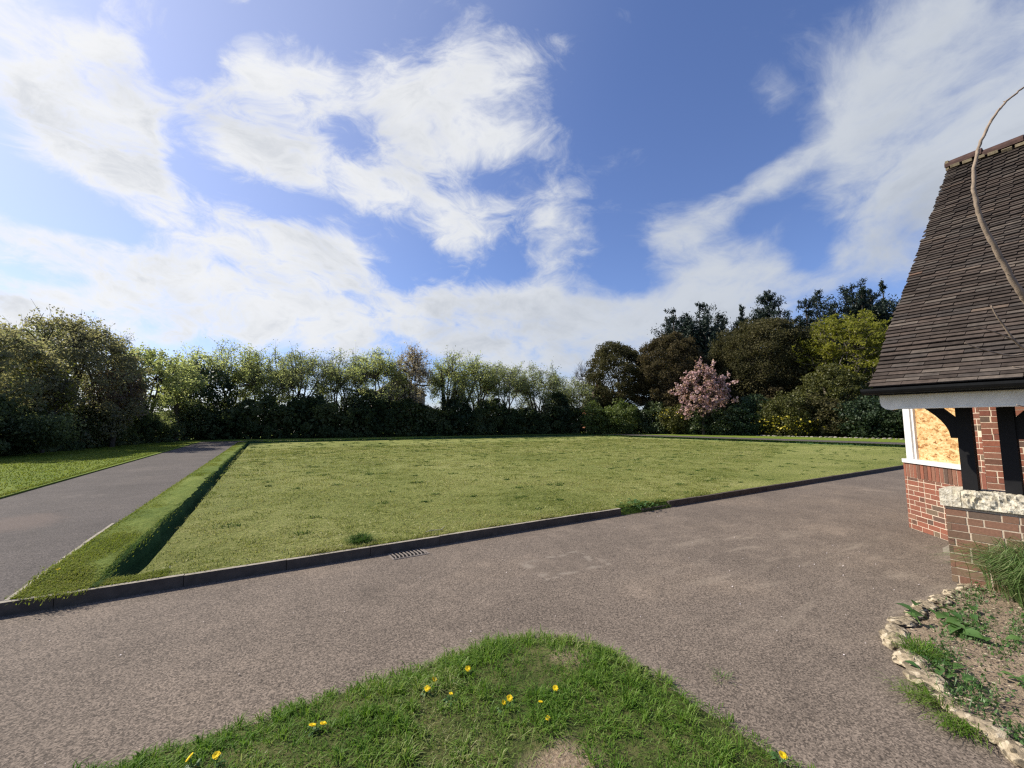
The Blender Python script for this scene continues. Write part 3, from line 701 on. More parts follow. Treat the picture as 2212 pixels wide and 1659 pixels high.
def soldier(b, p0, p1, z0, z1, seed, out=.006):
    rg = np.random.default_rng(seed)
    p0 = np.array(p0, float); p1 = np.array(p1, float); L = np.linalg.norm(p1-p0); t = (p1-p0)/L; nrm = np.array([-t[1], t[0]])
    rot = np.array([[t[0], nrm[0], 0], [t[1], nrm[1], 0], [0, 0, 1]])
    c = (p0+p1)/2-nrm*.025; b.box((*c, (z0+z1)/2), (L, .05, z1-z0), rot, 1)
    s_ = 0
    while s_ < L-.02:
        e = min(L, s_+BRH); cc = p0+t*((s_+e)/2)+nrm*(out-.02+rg.normal(0, .001))
        b.box((*cc, (z0+z1)/2), (e-s_-.001, .04, z1-z0-.008), rot, 0); s_ += BRH+MO
BM = [M['brick'], M['mortar']]
# canted bay: plinth runs from far corner A to near end K; piers; main wall
A_, K_ = np.array((8.86, 2.37)), np.array((7.81, 1.32))
dK = (K_-A_)/np.linalg.norm(K_-A_); nK = np.array([-.7071, .7071])
b = MB()
# outside lies on the left of travel when walking K -> A
brick_face(b, K_, A_, 0, .80, 21); soldier(b, K_, A_, .80, 1.025, 22)
b.build('plinth', BM, pav)
b = MB()
W0 = A_ + dK*1.19; 
brick_face(b, K_, W0, 1.025, 2.52, 23, thick=.22)                        # lit pier right of the window
brick_face(b, (7.81, .72), K_ + np.array([0, -.001]), 0, 2.52, 24, thick=.10)   # return of the pier, facing the lawn
brick_face(b, (7.93, -4.0), (7.93, .72), 0, 2.52, 25, thick=.22)             # recessed verandah wall
brick_face(b, (8.95, 2.30), (13.2, 2.30), 0, 2.52, 26, thick=.20)
brick_face(b, (13.2, 2.36), (13.2, -4.0), 0, 2.52, 27, thick=.22)
b.build('brick_wall', BM, pav)
# window: frame, board and sill
win = MB()
def on(s_, o, z): p = A_+dK*s_+nK*o; return np.array([p[0], p[1], z])
rotK = np.array([[-dK[0], nK[0], 0], [-dK[1], nK[1], 0], [0, 0, 1]])
def kbox(b, s0, s1, o0, o1, z0, z1, mat=0): b.box(on((s0+s1)/2, (o0+o1)/2, (z0+z1)/2), (s1-s0, o1-o0, z1-z0), rotK, mat)
kbox(win, .03, .175, -.16, -.03, 1.085, 2.42); kbox(win, .175, .215, -.13, -.055, 1.085, 2.42)
kbox(win, .05, 1.185, -.16, -.03, 2.42, 2.52); kbox(win, 1.155, 1.188, -.16, -.06, 1.085, 2.42)
wf = win.build('window', M['white_paint'], pav)
bd = MB(); kbox(bd, .215, 1.155, -.10, -.085, 1.085, 2.42); o = bd.build('board', M['osb'], wf); o['label'] = 'raw chipboard sheet nailed over the window opening'
bd = MB(); kbox(bd, .015, 1.186, -.17, .03, 1.027, 1.085); bd.build('sill', M['white_paint'], wf)
b = MB(); b.add([(*(A_+np.array([-.02, .06])), 2.53), (13.25, 2.43, 2.53), (13.25, 1.4, 2.62), (7.85, 1.4, 2.60), (*(A_+np.array([-.02, .06])), 2.56), (13.25, 2.43, 2.56), (13.25, 1.4, 2.65), (7.85, 1.4, 2.63)],
      np.array([(0, 3, 2, 1), (4, 5, 6, 7), (0, 1, 5, 4), (1, 2, 6, 5), (2, 3, 7, 6), (3, 0, 4, 7)])); b.build('bay_roof', M['lead'], pav)
# verandah floor slab and pale step
b = MB(); b.bb(6.35, 13.0, -4.0, 1.30, -.05, .035); b.build('floor_slab', M['pale_concrete'], pav)
b = MB(); b.bb(7.56, 7.86, 1.46, 1.72, -.02, .05); b.build('step', M['pale_concrete'], pav)
# low verandah wall with rough stone coping
b = MB(); brick_face(b, (6.25, -4.0), (6.25, 1.372), 0, .78, 31, thick=.30)
brick_face(b, (6.262, 1.372), (6.56, 1.372), 0, .78, 32, thick=.05)
lw = b.build('low_wall', [M['brick_brown'], M['brown_mortar']], pav)
def stone(b, x0, x1, y0, y1, z0, z1, seed, amp=.012, ny=60):
    rg = np.random.default_rng(seed)
    prof = []
    for t in np.linspace(0, 1, 8): prof.append((x0, z0+(z1-z0)*t))
    for t in np.linspace(0, 1, 9)[1:]: prof.append((x0+(x1-x0)*t, z1))
    for t in np.linspace(0, 1, 5)[1:]: prof.append((x1, z1+(z0-z1)*t))
    prof.append((x0+.1, z0))
    prof = np.array(prof); k = len(prof); ys = np.linspace(y0, y1, ny)
    V = np.stack([np.broadcast_to(prof[:, 0], (ny, k)), np.broadcast_to(ys[:, None], (ny, k)), np.broadcast_to(prof[:, 1], (ny, k))], -1).copy()
    nse = rg.normal(0, amp, (ny, k)); nse = (nse + np.roll(nse, 1, 0)*.6 + np.roll(nse, 1, 1)*.6)*.6
    V[1:-1, 1:7, 0] += nse[1:-1, 1:7]; V[1:-1, 8:15, 2] += nse[1:-1, 8:15]*.35
    i = np.arange(ny-1)[:, None]*k; j = np.arange(k)[None, :]; j2 = (j+1) % k
    b.add(V.reshape(-1, 3), [np.stack([i+j, i+j2, i+k+j2, i+k+j], -1).reshape(-1, 4), np.array([list(range(k))]), np.array([list(range(k))[::-1]])+(ny-1)*k])
b = MB(); stone(b, 6.215, 6.60, 1.245, 1.40, .782, .952, 1, .003, 8); yy = 1.240; sd_i = 2
while yy > -4: 
    L = .9; stone(b, 6.215, 6.60, max(-4, yy-L), yy, .782, .95, sd_i); yy -= L+.005; sd_i += 1
b.build('coping', M['coping'], lw)
# black posts with curved braces, the wall plate over them
for py in (1.195, .905, -.95, -2.8):
    b = MB(); b.bb(6.365, 6.475, py-.055, py+.055, .95, 1.93); post = b.build('post', M['black_paint'], pav)
    for sg in ((1,) if py == 1.195 else (-1,)):
        b = MB(); pts = []
        for t in np.linspace(0, 1, 9):
            a = t*pi/2; pts.append((py+sg*(.055+.33*(1-cos(a))), 1.50+.43*sin(a)*1.0 if False else 1.50+.43*t**.8))
        inn = np.array(pts); outr = np.array([(py+sg*(.055+.36*t**1.35), 1.62+.31*min(1, t*1.0)) for t in np.linspace(0, 1, 9)])
        low_ = np.array([(py+sg*(.055+.055+.34*t**1.7), 1.49+.44*t**.85) for t in np.linspace(0, 1, 9)])
        v = []
        for xx in (6.385, 6.455):
            for (yy, zz) in low_: v.append((xx, yy, zz))
            v.append((xx, py+sg*.055, 1.49)); 
            for (yy, zz) in [(py+sg*.055, 1.70), (py+sg*.14, 1.80), (py+sg*.26, 1.93)]: v.append((xx, yy, zz))
        k = len(v)//2
        # polygon: foot of post, curved soffit up to the plate, back along the straight upper edge
        orderv = [9]+list(range(9))+[12, 11, 10]
        q = [orderv, [k+i for i in orderv[::-1]]]
        side = [(orderv[i], orderv[(i+1) % len(orderv)], k+orderv[(i+1) % len(orderv)], k+orderv[i]) for i in range(len(orderv))]
        b.add(v, [np.array(q), np.array(side)]); b.build('brace', M['black_paint'], post)
b = MB(); b.bb(6.36, 6.48, -4.0, 1.60, 1.93, 2.05); b.build('wall_plate', M['black_paint'], pav)
# roof: clay tiles laid one by one on both slopes, ridge tiles, fascia, gutter
EX, EZ, RX, RZ, VY = 5.70, 2.035, 10.17, 6.17, 1.76
def roof_pt(u, y):
    sag = .10*np.clip((VY-y), 0, 2.5)*u*.9 - .05*np.clip(VY-y, 0, 2.5)*0
    bell = .045*np.sin(np.clip(u/.12, 0, 1)*pi)*-1
    z = EZ+(RZ-EZ)*u - sag + bell*.6
    return EX+(RX-EX)*u, z
b = MB(); rg = np.random.default_rng(40); SL = sqrt((RX-EX)**2+(RZ-EZ)**2); rows = 86; tw = .268
tv = np.array([(RX-EX)/SL, (RZ-EZ)/SL]); nv = np.array([-tv[1], tv[0]])
Vt = []; 
for r in range(rows):
    u = r/rows; off = (tw/2 if r % 2 else 0)+rg.normal(0, .006); y = VY+rg.normal(0, .008)
    sagw = rg.normal(0, .004)
    first = True
    while y > -4.0:
        wd = tw*(.5 if (first and r % 2) else 1)
        first = False
        y0, y1 = y-wd+.004, y; yc = (y0+y1)/2
        x_, z_ = roof_pt(u, yc)
        ln = SL/rows*1.75; lift = .0300+rg.normal(0, .0010); sk = rg.normal(0, .0022)+.004*sin(yc*3+r*.3)
        p = []
        for (yy, e) in ((y0, -1), (y1, 1)):
            l2 = lift + e*rg.normal(0, .0008)
            bx, bz = x_+tv[0]*sk, z_+tv[1]*sk
            p += [(bx+nv[0]*l2, yy, bz+nv[1]*l2), (bx+tv[0]*ln+nv[0]*.0005, yy, bz+tv[1]*ln+nv[1]*.0005), (bx+nv[0]*(l2-.0150), yy, bz+nv[1]*(l2-.0150)), (bx+tv[0]*ln-nv[0]*.010, yy, bz+tv[1]*ln-nv[1]*.010)]
        Vt.append(p); y -= wd+.0
Vt = np.array(Vt); n = len(Vt); o = np.arange(n)[:, None]*8
f = [(0, 4, 5, 1), (2, 3, 7, 6), (0, 2, 6, 4), (1, 5, 7, 3), (0, 1, 3, 2), (4, 6, 7, 5)]
b.add(Vt.reshape(-1, 3), np.concatenate([o+np.array([q]) for q in f]))
roof = b.build('roof', M['tile'], pav)
# boarding below the tiles, back slope
b = MB()
def slab(b, pts, th, mat=0):
    p = np.array(pts, float); nn = np.cross(p[1]-p[0], p[3]-p[0]); nn /= np.linalg.norm(nn); q = p-nn*th
    b.add(np.concatenate([p, q]), np.array([(0, 1, 2, 3), (7, 6, 5, 4), (0, 4, 5, 1), (1, 5, 6, 2), (2, 6, 7, 3), (3, 7, 4, 0)]), mat)
def rp(u, y, dn=.02): x_, z_ = roof_pt(u, y); return (x_-nv[0]*dn*0, y, z_-dn)
ysl = [VY-.03, .9, -.2, -.74, -4.0]
for y1, y0 in zip(ysl[:-1], ysl[1:]): slab(b, [rp(.005, y1), rp(.005, y0), rp(1, y0), rp(1, y1)][::-1] if False else [rp(.005, y0), rp(.005, y1), rp(1, y1), rp(1, y0)][::-1], .03)
slab(b, [(RX, VY-.03, RZ-.02), (RX, -4, RZ-.27), (14.6, -4, 2.0), (14.6, VY-.03, 2.0)], .05)
b.build('roof_boarding', M['black_paint'], roof)
b = MB(); y = VY+.03; k = 0
while y > -3.9:
    L = .44; x_, z_ = roof_pt(1.0, y-L/2); z_ = RZ-.09*min(2.5, max(0, VY-(y-L/2)))*1.0
    an = np.linspace(-.15, pi+.15, 9); rr = .125
    ring_o = np.stack([RX+rr*np.cos(an), np.zeros(9), z_+.005+rr*np.sin(an)*.95], 1); ring_i = np.stack([RX+(rr-.02)*np.cos(an), np.zeros(9), z_+.005+(rr-.02)*np.sin(an)*.95], 1)
    v = []
    dzt = rg.normal(0, .006)
    for yy, dz2 in ((y, dzt), (y-L+.006, -dzt)):
        for R2 in (ring_o, ring_i): v.append(R2+np.array([0, yy, dz2]))
    v = np.concatenate(v); q = []
    for i in range(8): q += [(i, i+1, 18+i+1, 18+i), (9+i+1, 9+i, 27+i, 27+i+1), (i+1, i, 9+i, 9+i+1), (18+i, 18+i+1, 27+i+1, 27+i)]
    b.add(v, np.array(q)); y -= L
b.build('ridge_tile', M['ridge'], roof)
b = MB(); b.bb(RX-.11, RX+.11, VY-.02, VY+.022, RZ-.09, RZ+.08); 
for yy in np.linspace(VY-.1, -3.9, 40):
    zz = RZ-.09*min(2.5, VY-yy); b.box((RX-.13+rg.normal(0, .008), yy, zz-.055), (.07, .11, .05), Matrix.Rotation(rg.normal(0, .2), 3, 'Y'))
b.build('ridge_bedding', M['moss_mortar'], roof)
# verge: undercloak and barge board, gable wall set back under it
b = MB()
slab(b, [(EX+.12, VY-.04, EZ-.04), (RX, VY-.04, RZ-.05), (RX, VY-.04, RZ-.25), (EX+.32, VY-.04, EZ-.05)], .03); b.build('barge_board', M['black_paint'], pav)
b = MB(); v = [(7.83, 1.16, 2.64), (13.2, 1.16, 2.64), (13.2, 1.16, 3.2), (RX, 1.16, RZ-.2), (7.83, 1.16, 3.85)]; v += [(x_, 1.0, z_) for (x_, yy, z_) in v]
b.add(v, [np.array([(0, 1, 2, 3, 4)]), np.array([(9, 8, 7, 6, 5)]), np.array([(i, (i+1) % 5, 5+(i+1) % 5, 5+i) for i in range(5)])]); b.build('gable_wall', M['brick_brown'], pav)
# fascia with a moulded rounded end
b = MB(); v = []
prof = [(-4.0, 1.800), (1.56, 1.800), (1.60, 1.790), (1.655, 1.802), (1.685, 1.835), (1.695, 1.87), (1.695, 1.955), (-4.0, 1.955)]
for xx in (5.775, 5.83): v += [(xx, y_, z_) for y_, z_ in prof]
k = len(prof); b.add(v, [np.array([list(range(k))]), np.array([list(range(k))[::-1]])+k, np.array([(i, k+i, k+(i+1) % k, (i+1) % k) for i in range(k)])])
b.bb(5.765, 5.776, -4.0, 1.55, 1.80, 1.815)
b.build('fascia', M['grey_white'], pav)
b = MB(); pts = []
an = np.linspace(pi, 2*pi, 9); gp = [(5.655+.062*cos(a), 2.02+.062*sin(a)) for a in an] + [(5.655+.055*cos(a), 2.02+.055*sin(a)) for a in an[::-1]]
k = len(gp); v = []
ygs = np.linspace(1.80, -4.0, 9)
for yy in ygs: v += [(x_, yy, z_+.004*sin(yy*2)) for x_, z_ in gp]
b.add(v, [np.concatenate([np.array([(i*k+j, i*k+(j+1) % k, (i+1)*k+(j+1) % k, (i+1)*k+j) for j in range(k)]) for i in range(len(ygs)-1)])])
b.add([(5.655+.062*cos(a), 1.802, 2.02+.062*sin(a)) for a in an], np.array([list(range(9))]))
b.bb(5.70, 5.775, -4.0, 1.70, 1.95, 2.03)
b.build('gutter', M['gutter'], pav)

# ------------------------------------------------------------------ rocks round the bed
def rock(name, loc, size, seed, mat, yaw=0):
    bm_n = 4
    import bmesh
    bm = bmesh.new(); bmesh.ops.create_icosphere(bm, subdivisions=bm_n, radius=1)
    rg = np.random.default_rng(seed); dirs = rg.normal(size=(9, 3)); dirs /= np.linalg.norm(dirs, axis=1, keepdims=True); cut = rg.uniform(.55, .9, 9)
    f1 = rg.normal(size=(6, 3))*2.6; ph = rg.uniform(0, 6, 6); f2 = rg.normal(size=(8, 3))*7; ph2 = rg.uniform(0, 6, 8); f3 = rg.normal(size=(9, 3))*15; ph3 = rg.uniform(0, 6, 9)
    cy, sy = cos(yaw), sin(yaw)
    for v in bm.verts:
        p = np.array(v.co)
        for d_, c_ in zip(dirs, cut):
            e = p @ d_ - c_
            if e > 0: p = p - d_*e*.85
        p = p*(1 + .07*np.sin(f1 @ p+ph).sum()/3 + .08*np.sin(f2 @ p+ph2).sum()/3 + .055*np.sin(f3 @ p+ph3).sum()/3)
        p = p*np.array(size)/2
        v.co = (p[0]*cy-p[1]*sy, p[0]*sy+p[1]*cy, p[2])
    me = bpy.data.meshes.new(name); bm.to_mesh(me); bm.free()
    me.materials.append(mat)
    for p in me.polygons: p.use_smooth = True
    o = bpy.data.objects.new(name, me); C.objects.link(o); o.location = loc
    return o
ROCKS = [ # x, y, length, width, height, yaw, label
 (6.02, 1.21, .30, .17, .13, -.1, 'pale flint border rock touching the foot of the low brick wall'),
 (5.72, 1.25, .27, .16, .12, .05, 'pale flint border rock next after the one at the brick wall'),
 (5.42, 1.28, .24, .15, .11, .1, 'small flint border rock third along from the brick wall'),
 (5.14, 1.31, .25, .17, .11, -.1, 'flint border rock just behind the broad-leaved dock, fourth from the wall'),
 (4.86, 1.32, .24, .15, .10, .12, 'flint border rock left of the dock plant, fifth from the wall'),
 (4.58, 1.32, .26, .17, .11, .0, 'flint border rock before the bend of the border, sixth from the wall'),
 (4.34, 1.30, .20, .14, .09, .3, 'little sunken flint border rock at the start of the bend'),
 (4.10, 1.235, .25, .20, .15, .6, 'rounded pale rock at the outermost bend of the soil border'),
 (3.87, 1.10, .27, .19, .15, .85, 'long pale flint rock just below the outermost bend'),
 (3.66, .955, .27, .20, .14, .75, 'broad pitted flint rock midway down the near side of the border'),
 (3.49, .82, .22, .15, .11, .85, 'flint rock half hidden behind the grass tuft on the tarmac'),
 (3.37, .68, .24, .18, .13, 1.0, 'big pale flint rock near the bottom of the border'),
 (3.26, .53, .22, .16, .12, 1.1, 'flint rock lowest but one in the near side of the border'),
 (3.19, .35, .26, .18, .13, 1.2, 'pale flint rock cut by the right edge at the bottom of the border')]
for i, (x_, y_, l_, w_, h_, ya, lb) in enumerate(ROCKS):
    o = rock('border_rock', (x_, y_, h_*.20), (l_*1.16, w_*1.05, h_*.72), 60+i, M['flint'], ya); tag(o, lb, 'rock', 'flint rocks edging the soil bed')
# scattered pebbles and clods
b = MB(); rg = np.random.default_rng(9)
def pebbles(b, P, s):
    n = len(P); o8 = np.array([(1, 0, 0), (0, 1, 0), (-1, 0, 0), (0, -1, 0), (0, 0, .7), (0, 0, -.3)])
    V_ = P[:, None, :] + o8[None]*s[:, None, None]*rg.uniform(.5, 1.3, (n, 6, 1))*np.array([1, 1, .6])
    o_ = np.arange(n)[:, None]*6
    b.add(V_.reshape(-1, 3), [np.concatenate([o_+np.array([q]) for q in [(0, 1, 4), (1, 2, 4), (2, 3, 4), (3, 0, 4), (1, 0, 5), (2, 1, 5), (3, 2, 5), (0, 3, 5)]])])
def bed_ok(x, y):
    ok = np.zeros(len(x), bool); P = np.array(bed_pts); inside = np.zeros(len(x), int)
    for (x0, y0), (x1, y1) in zip(P, np.roll(P, -1, 0)):
        c = ((y0 > y) != (y1 > y)) & (x < (x1-x0)*(y-y0)/(y1-y0+1e-9)+x0); inside += c
    return inside % 2 == 1
n = 2600; x = rng.uniform(3, 6.2, n); y = rng.uniform(-.8, 1.25, n); k = bed_ok(x, y); x, y = x[k], y[k]
pebbles(b, np.stack([x, y, np.full(len(x), .068)], 1), rng.uniform(.003, .014, len(x))**1.0)
tag(b.build('pebbles', M['flint']), 'small stones and clods scattered over the bare soil bed', 'pebbles', kind='stuff')
# petals and pale grit on the tarmac
b = MB(); n = 300
x = np.concatenate([rng.uniform(-2.2, 9, 200), rng.normal(5.9, .9, 70)]); y = np.concatenate([rng.uniform(1.2, 5.2, 200), rng.normal(2.0, .45, 70)])
k = (corner_z(x, y) < -.05) & ~bed_ok(x, y) & (x < 7.3); x, y = x[k], y[k]
b.leaves(np.stack([x, y, np.full(len(x), .008)], 1), rng.uniform(.006, .016, len(x)), up=6, droop=0)
for v_ in b.v: v_[:, 2] = np.clip(v_[:, 2], .004, .014)
tag(b.build('fallen_petals', M['petal']), 'white blossom petals scattered over the brown tarmac', 'petals', kind='stuff')

# ------------------------------------------------------------------ weeds, long grass, dandelions
def tussock(name, label, x, y, r, n, h0, h1, wd, lean, mat, cat='grass clump', z=.03, az=None):
    b = MB(); p = rng.normal(0, r*.45, (n, 2)); t = rng.normal(0, .03, n)
    a = np.arctan2(p[:, 1], p[:, 0])+rng.normal(0, .5, n)
    if az is not None: a = rng.normal(az, .7, n)
    h = rng.uniform(h0, h1, n)
    # long blades arch over: two bends
    base = np.concatenate([p+[x, y], np.full((n, 1), z)], 1); d = np.stack([np.cos(a), np.sin(a), 0*a], 1); s_ = np.stack([-np.sin(a), np.cos(a), 0*a], 1)
    ln = rng.uniform(lean*.4, lean*1.5, n); ww = wd*rng.uniform(.6, 1.3, n)
    pts = []
    for tt, zz, oo in ((0, 0, 0), (.35, .42, .12), (.65, .72, .42), (.88, .78, .8), (1, .66, 1.12)):
        pts.append(base + (h*zz*np.clip(1.25-ln*.5, .3, 1.2))[:, None]*np.array([0, 0, 1]) + (h*oo*ln)[:, None]*d)
    wf = (1, 1, .85, .55, 0); V_ = []
    for p_, w_ in zip(pts, wf): V_ += [p_-s_*(ww*w_/2)[:, None], p_+s_*(ww*w_/2)[:, None]]
    V_ = np.stack(V_, 1).reshape(-1, 3); V_[:, 2] = np.maximum(V_[:, 2], .015)
    o_ = np.arange(n)[:, None]*10
    b.add(V_, [np.concatenate([o_+np.array([[2*q, 2*q+1, 2*q+3, 2*q+2]]) for q in range(4)])])
    return tag(b.build(name, mat), label, cat)
b_ = tussock('grass_clump', 'big shaggy clump of long grass arching out in front of the low brick wall', 6.06, .62, .34, 3600, .30, .66, .0075, .62, M['blade_long'])
tussock('grass_tuft', 'tuft of grass growing over the rocks onto the tarmac', 3.46, .90, .13, 240, .04, .12, .0045, 1.0, M['blade'], z=.01, az=2.6)
tussock('grass_tuft', 'thin grass trailing along the lower border rocks on the tarmac side', 3.30, .74, .11, 200, .04, .10, .0045, 1.1, M['blade'], z=.01, az=2.9)
tussock('grass_tuft', 'grass growing between soil and rocks at the bend of the border', 4.02, 1.07, .13, 330, .03, .09, .0045, .9, M['blade'], z=.05)
tussock('grass_tuft', 'dense green tuft standing above the kerb near the drain grate', 1.18, 5.72, .13, 650, .06, .15, .006, .7, M['blade_lush'], z=.08)
# one weak tuft out on the tarmac
tussock('grass_tuft', 'tiny weed tuft in a crack of the tarmac right of the lawn corner', 2.62, 1.68, .06, 40, .03, .06, .004, .9, M['blade_long'], z=0)
def leaf_plant(name, label, x, y, n, L0, L1, W, z, mat, spread=.06, lift=.5, cat='weed'):
    root = thing(name, label, cat, (x, y, z)); b = MB()
    for q in range(n):
        a = rng.uniform(0, 2*pi); L = rng.uniform(L0, L1); up = rng.uniform(lift*.4, lift*1.3)
        c0 = np.array([x+rng.normal(0, spread), y+rng.normal(0, spread), z+.0]); d = np.array([cos(a), sin(a), 0]); s_ = np.array([-sin(a), cos(a), 0])
        prof = [(0, .06), (.2, .55), (.45, 1.0), (.7, .85), (.9, .4), (1.0, .05)]; V_ = []
        tilt = rng.normal(0, .25)
        for t, wv2 in prof:
            cpt = c0 + d*L*(t*.92+.12) + np.array([0, 0, L*(up*t*1.5 - up*1.25*t*t)+.012])
            V_ += [cpt - s_*W*L*wv2*.5+np.array([0, 0, W*L*wv2*(.12+tilt*.4)]), cpt-np.array([0, 0, W*L*wv2*.07]), cpt + s_*W*L*wv2*.5+np.array([0, 0, W*L*wv2*(.12-tilt*.4)])]
        f = []
        for i in range(len(prof)-1): f += [(3*i, 3*i+1, 3*i+4, 3*i+3), (3*i+1, 3*i+2, 3*i+5, 3*i+4)]
        b.add(V_, np.array(f)); b.tube([c0-np.array([0, 0, .01]), c0+d*L*.14+np.array([0, 0, .014])], .003, 4, 1)
    b.build('leaves', [mat, M['stem']], root, smooth=True)
    return root
leaf_plant('dock_plant', 'broad-leaved dock spreading over the soil behind the upper border rocks', 4.80, 1.08, 26, .08, .17, .50, .05, M['weed'], .13)
leaf_plant('dock_plant', 'smaller dock plant beside the rocks below the bend', 3.86, .92, 11, .06, .11, .5, .05, M['weed'], .06)
leaf_plant('dock_plant', 'dark leafy weed in the middle of the bare soil', 4.05, .62, 12, .05, .09, .5, .06, M['weed'], .05)
leaf_plant('dock_plant', 'leafy weed in the gap between the two kerb runs', 6.28, 5.56, 60, .06, .12, .5, .08, M['weed'], .16, .9)
# low weeds on the soil
def near_soil(n, cx_, cy_, sx, sy):
    x = rng.normal(cx_, sx, n); y = rng.normal(cy_, sy, n); k = bed_ok(x, y); return np.stack([x[k], y[k], np.full(k.sum(), .062)], 1)
P_ = np.concatenate([near_soil(500, 4.75, 1.0, .25, .07), near_soil(420, 5.0, .76, .4, .05), near_soil(380, 4.0, 1.0, .15, .08), near_soil(330, 3.65, .76, .12, .08), near_soil(160, 4.5, .50, .3, .04), near_soil(300, 5.6, 1.12, .4, .05), near_soil(300, 3.4, .52, .06, .1), near_soil(130, 4.1, .47, .08, .03), near_soil(250, 4.9, .45, .5, .3)])
b = MB(); b.leaves(P_+rng.normal(0, [0, 0, .008], P_.shape)*1, rng.uniform(.012, .034, len(P_)), aspect=.6, up=1.2)
b.blades(P_[::2], rng.uniform(.02, .06, len(P_[::2])), .004, rng.uniform(.4, 1.4, len(P_[::2])))
tag(b.build('low_weeds', M['weed']), 'patchy creeping weeds covering parts of the soil bed', 'weeds', kind='stuff')
def rosette(b, x, y, z):
    for q in range(9):
        a = rng.uniform(0, 2*pi); L = rng.uniform(.03, .06); d = np.array([cos(a), sin(a), 0]); s_ = np.array([-sin(a), cos(a), 0]); c0 = np.array([x, y, z+.004]); w_ = L*.16
        b.add([c0-s_*w_*.4, c0+s_*w_*.4, c0+d*L*.6+s_*w_+[0, 0, .018], c0+d*L*.6-s_*w_+[0, 0, .018], c0+d*L+[0, 0, .010]], [np.array([(0, 1, 2, 3)]), np.array([(3, 2, 4)])])
DAND = [(1.21, 2.52, 'dandelion alone near the top of the grass corner, left of the lush tip'), (.975, 2.52, 'upper of the two close dandelions at the left of the corner'),
 (.92, 2.46, 'lower of the two close dandelions at the left of the corner'), (1.01, 2.33, 'wilting orange dandelion below the close pair'),
 (1.30, 2.15, 'largest open dandelion at the middle of the grass corner'), (1.235, 2.12, 'small half-open dandelion beside the largest one'),
 (1.57, 2.07, 'tilted dandelion right of the middle of the grass corner'), (1.42, 2.01, 'small orange dandelion right of the largest one'),
 (1.39, 1.90, 'shrivelled dandelion just above the bare earth patch'), (.30, 2.49, 'wide pair-headed dandelion far out on the left flank of the grass'),
 (-.19, 2.55, 'dandelion at the bottom edge, leftmost of all'), (-.10, 2.51, 'bigger dandelion at the bottom edge beside the leftmost one'),
 (2.19, 1.12, 'dandelion by the tarmac at the bottom right of the grass corner'), (-1.70, 6.10, 'single dandelion on the bank strip beside the pale path edging')]
for i, (x_, y_, lb) in enumerate(DAND):
    zb = .04 if y_ < 4 else .12; hh = .038 + .015*rng.random()
    d_ = thing('dandelion', 'yellow '+lb if 'orange' not in lb and 'shrivelled' not in lb else lb, 'dandelion', (x_, y_, zb), 'dandelions in the grass')
    b = MB(); tlt = rng.normal(0, .35, 2) + np.array([-.15, -.25]); top = np.array([x_+tlt[0]*.02, y_+tlt[1]*.02, zb+hh])
    b.tube([(x_, y_, zb-.02), top], .0022, 5); b.build('stem', M['stem'], d_)
    rb = MB(); rosette(rb, x_, y_, zb); rb.build('leaves', M['weed'], d_)
    sz = .0125 if ('small' in lb or 'wilting' in lb or 'shriv' in lb) else .0175
    nrm_ = np.array([tlt[0], tlt[1], 1.0]); nrm_ /= np.linalg.norm(nrm_); a1 = np.cross(nrm_, [1, 0, 0]); a1 /= np.linalg.norm(a1); a2 = np.cross(nrm_, a1)
    b = MB()
    heads = [top] if 'pair-headed' not in lb else [top, top+np.array([.05, -.01, -.004])]
    for tp_ in heads:
        for ringi, (k, r_, li) in enumerate(((16, 1.0, .12), (14, .75, .30), (10, .45, .42))):
            for q in range(k):
                a = 2*pi*q/k+ringi*.2; dd = a1*cos(a)+a2*sin(a); ss = -a1*sin(a)+a2*cos(a); L = sz*r_*rng.uniform(.85, 1.1)
                b.add([tp_+ss*.0015, tp_-ss*.0015, tp_+dd*L-ss*.0028+nrm_*L*li, tp_+dd*L+ss*.0028+nrm_*L*li], np.array([(0, 1, 2, 3)]))
    b.build('flower_head', M['dandelion'], d_)
b = MB(); b.tube([(2.05, 4.78+.9, .12), (2.12, 5.70, .125), (2.20, 5.72, .118), (2.29, 5.69, .12), (2.36, 5.75, .14)], [.006, .008, .008, .007, .004], 6)
tag(b.build('stick', M['straw']), 'dry pale stick lying on the green beyond the kerb', 'stick')
b = MB(); b.tube([(2.19, 2.03, .012), (2.25, 2.02, .015), (2.31, 2.005, .010)], [.008, .011, .007], 6)
tag(b.build('dark_twig', M['black']), 'short black twig at the tarmac edge of the grass corner', 'twig')

# ------------------------------------------------------------------ bare sapling whose shoots reach in from the right
sap = thing('sapling', 'bare young shoots with pale bark growing up in front of the tiled roof', 'sapling', (4.36, .22, .04))
def smoothpts(P, k=6):
    P = np.array(P, float); out = []
    Q = np.concatenate([[2*P[0]-P[1]], P, [2*P[-1]-P[-2]]])
    for i in range(1, len(Q)-2):
        for t in np.linspace(0, 1, k, endpoint=False):
            a, b_, c, d = Q[i-1], Q[i], Q[i+1], Q[i+2]
            out.append(.5*((2*b_)+(-a+c)*t+(2*a-5*b_+4*c-d)*t*t+(-a+3*b_-3*c+d)*t**3))
    out.append(P[-1]); return np.array(out)
b = MB(); p = smoothpts([(4.36, .22, -.05), (4.34, .24, .8), (4.30, .28, 1.6), (4.24, .37, 2.2)]); b.tube(p, np.linspace(.038, .027, len(p)), 9); b.build('trunk', M['twig'], sap, smooth=True)
p = smoothpts([(4.24, .37, 2.2), (4.154, .434, 2.399), (4.086, .464, 2.493), (4.002, .498, 2.649), (3.904, .536, 2.841), (3.832, .561, 3.018), (3.804, .56, 3.18), (3.811, .537, 3.342), (3.846, .499, 3.489), (3.915, .44, 3.637), (3.998, .378, 3.74), (4.095, .309, 3.819), (4.3, .2, 3.92)], 7)
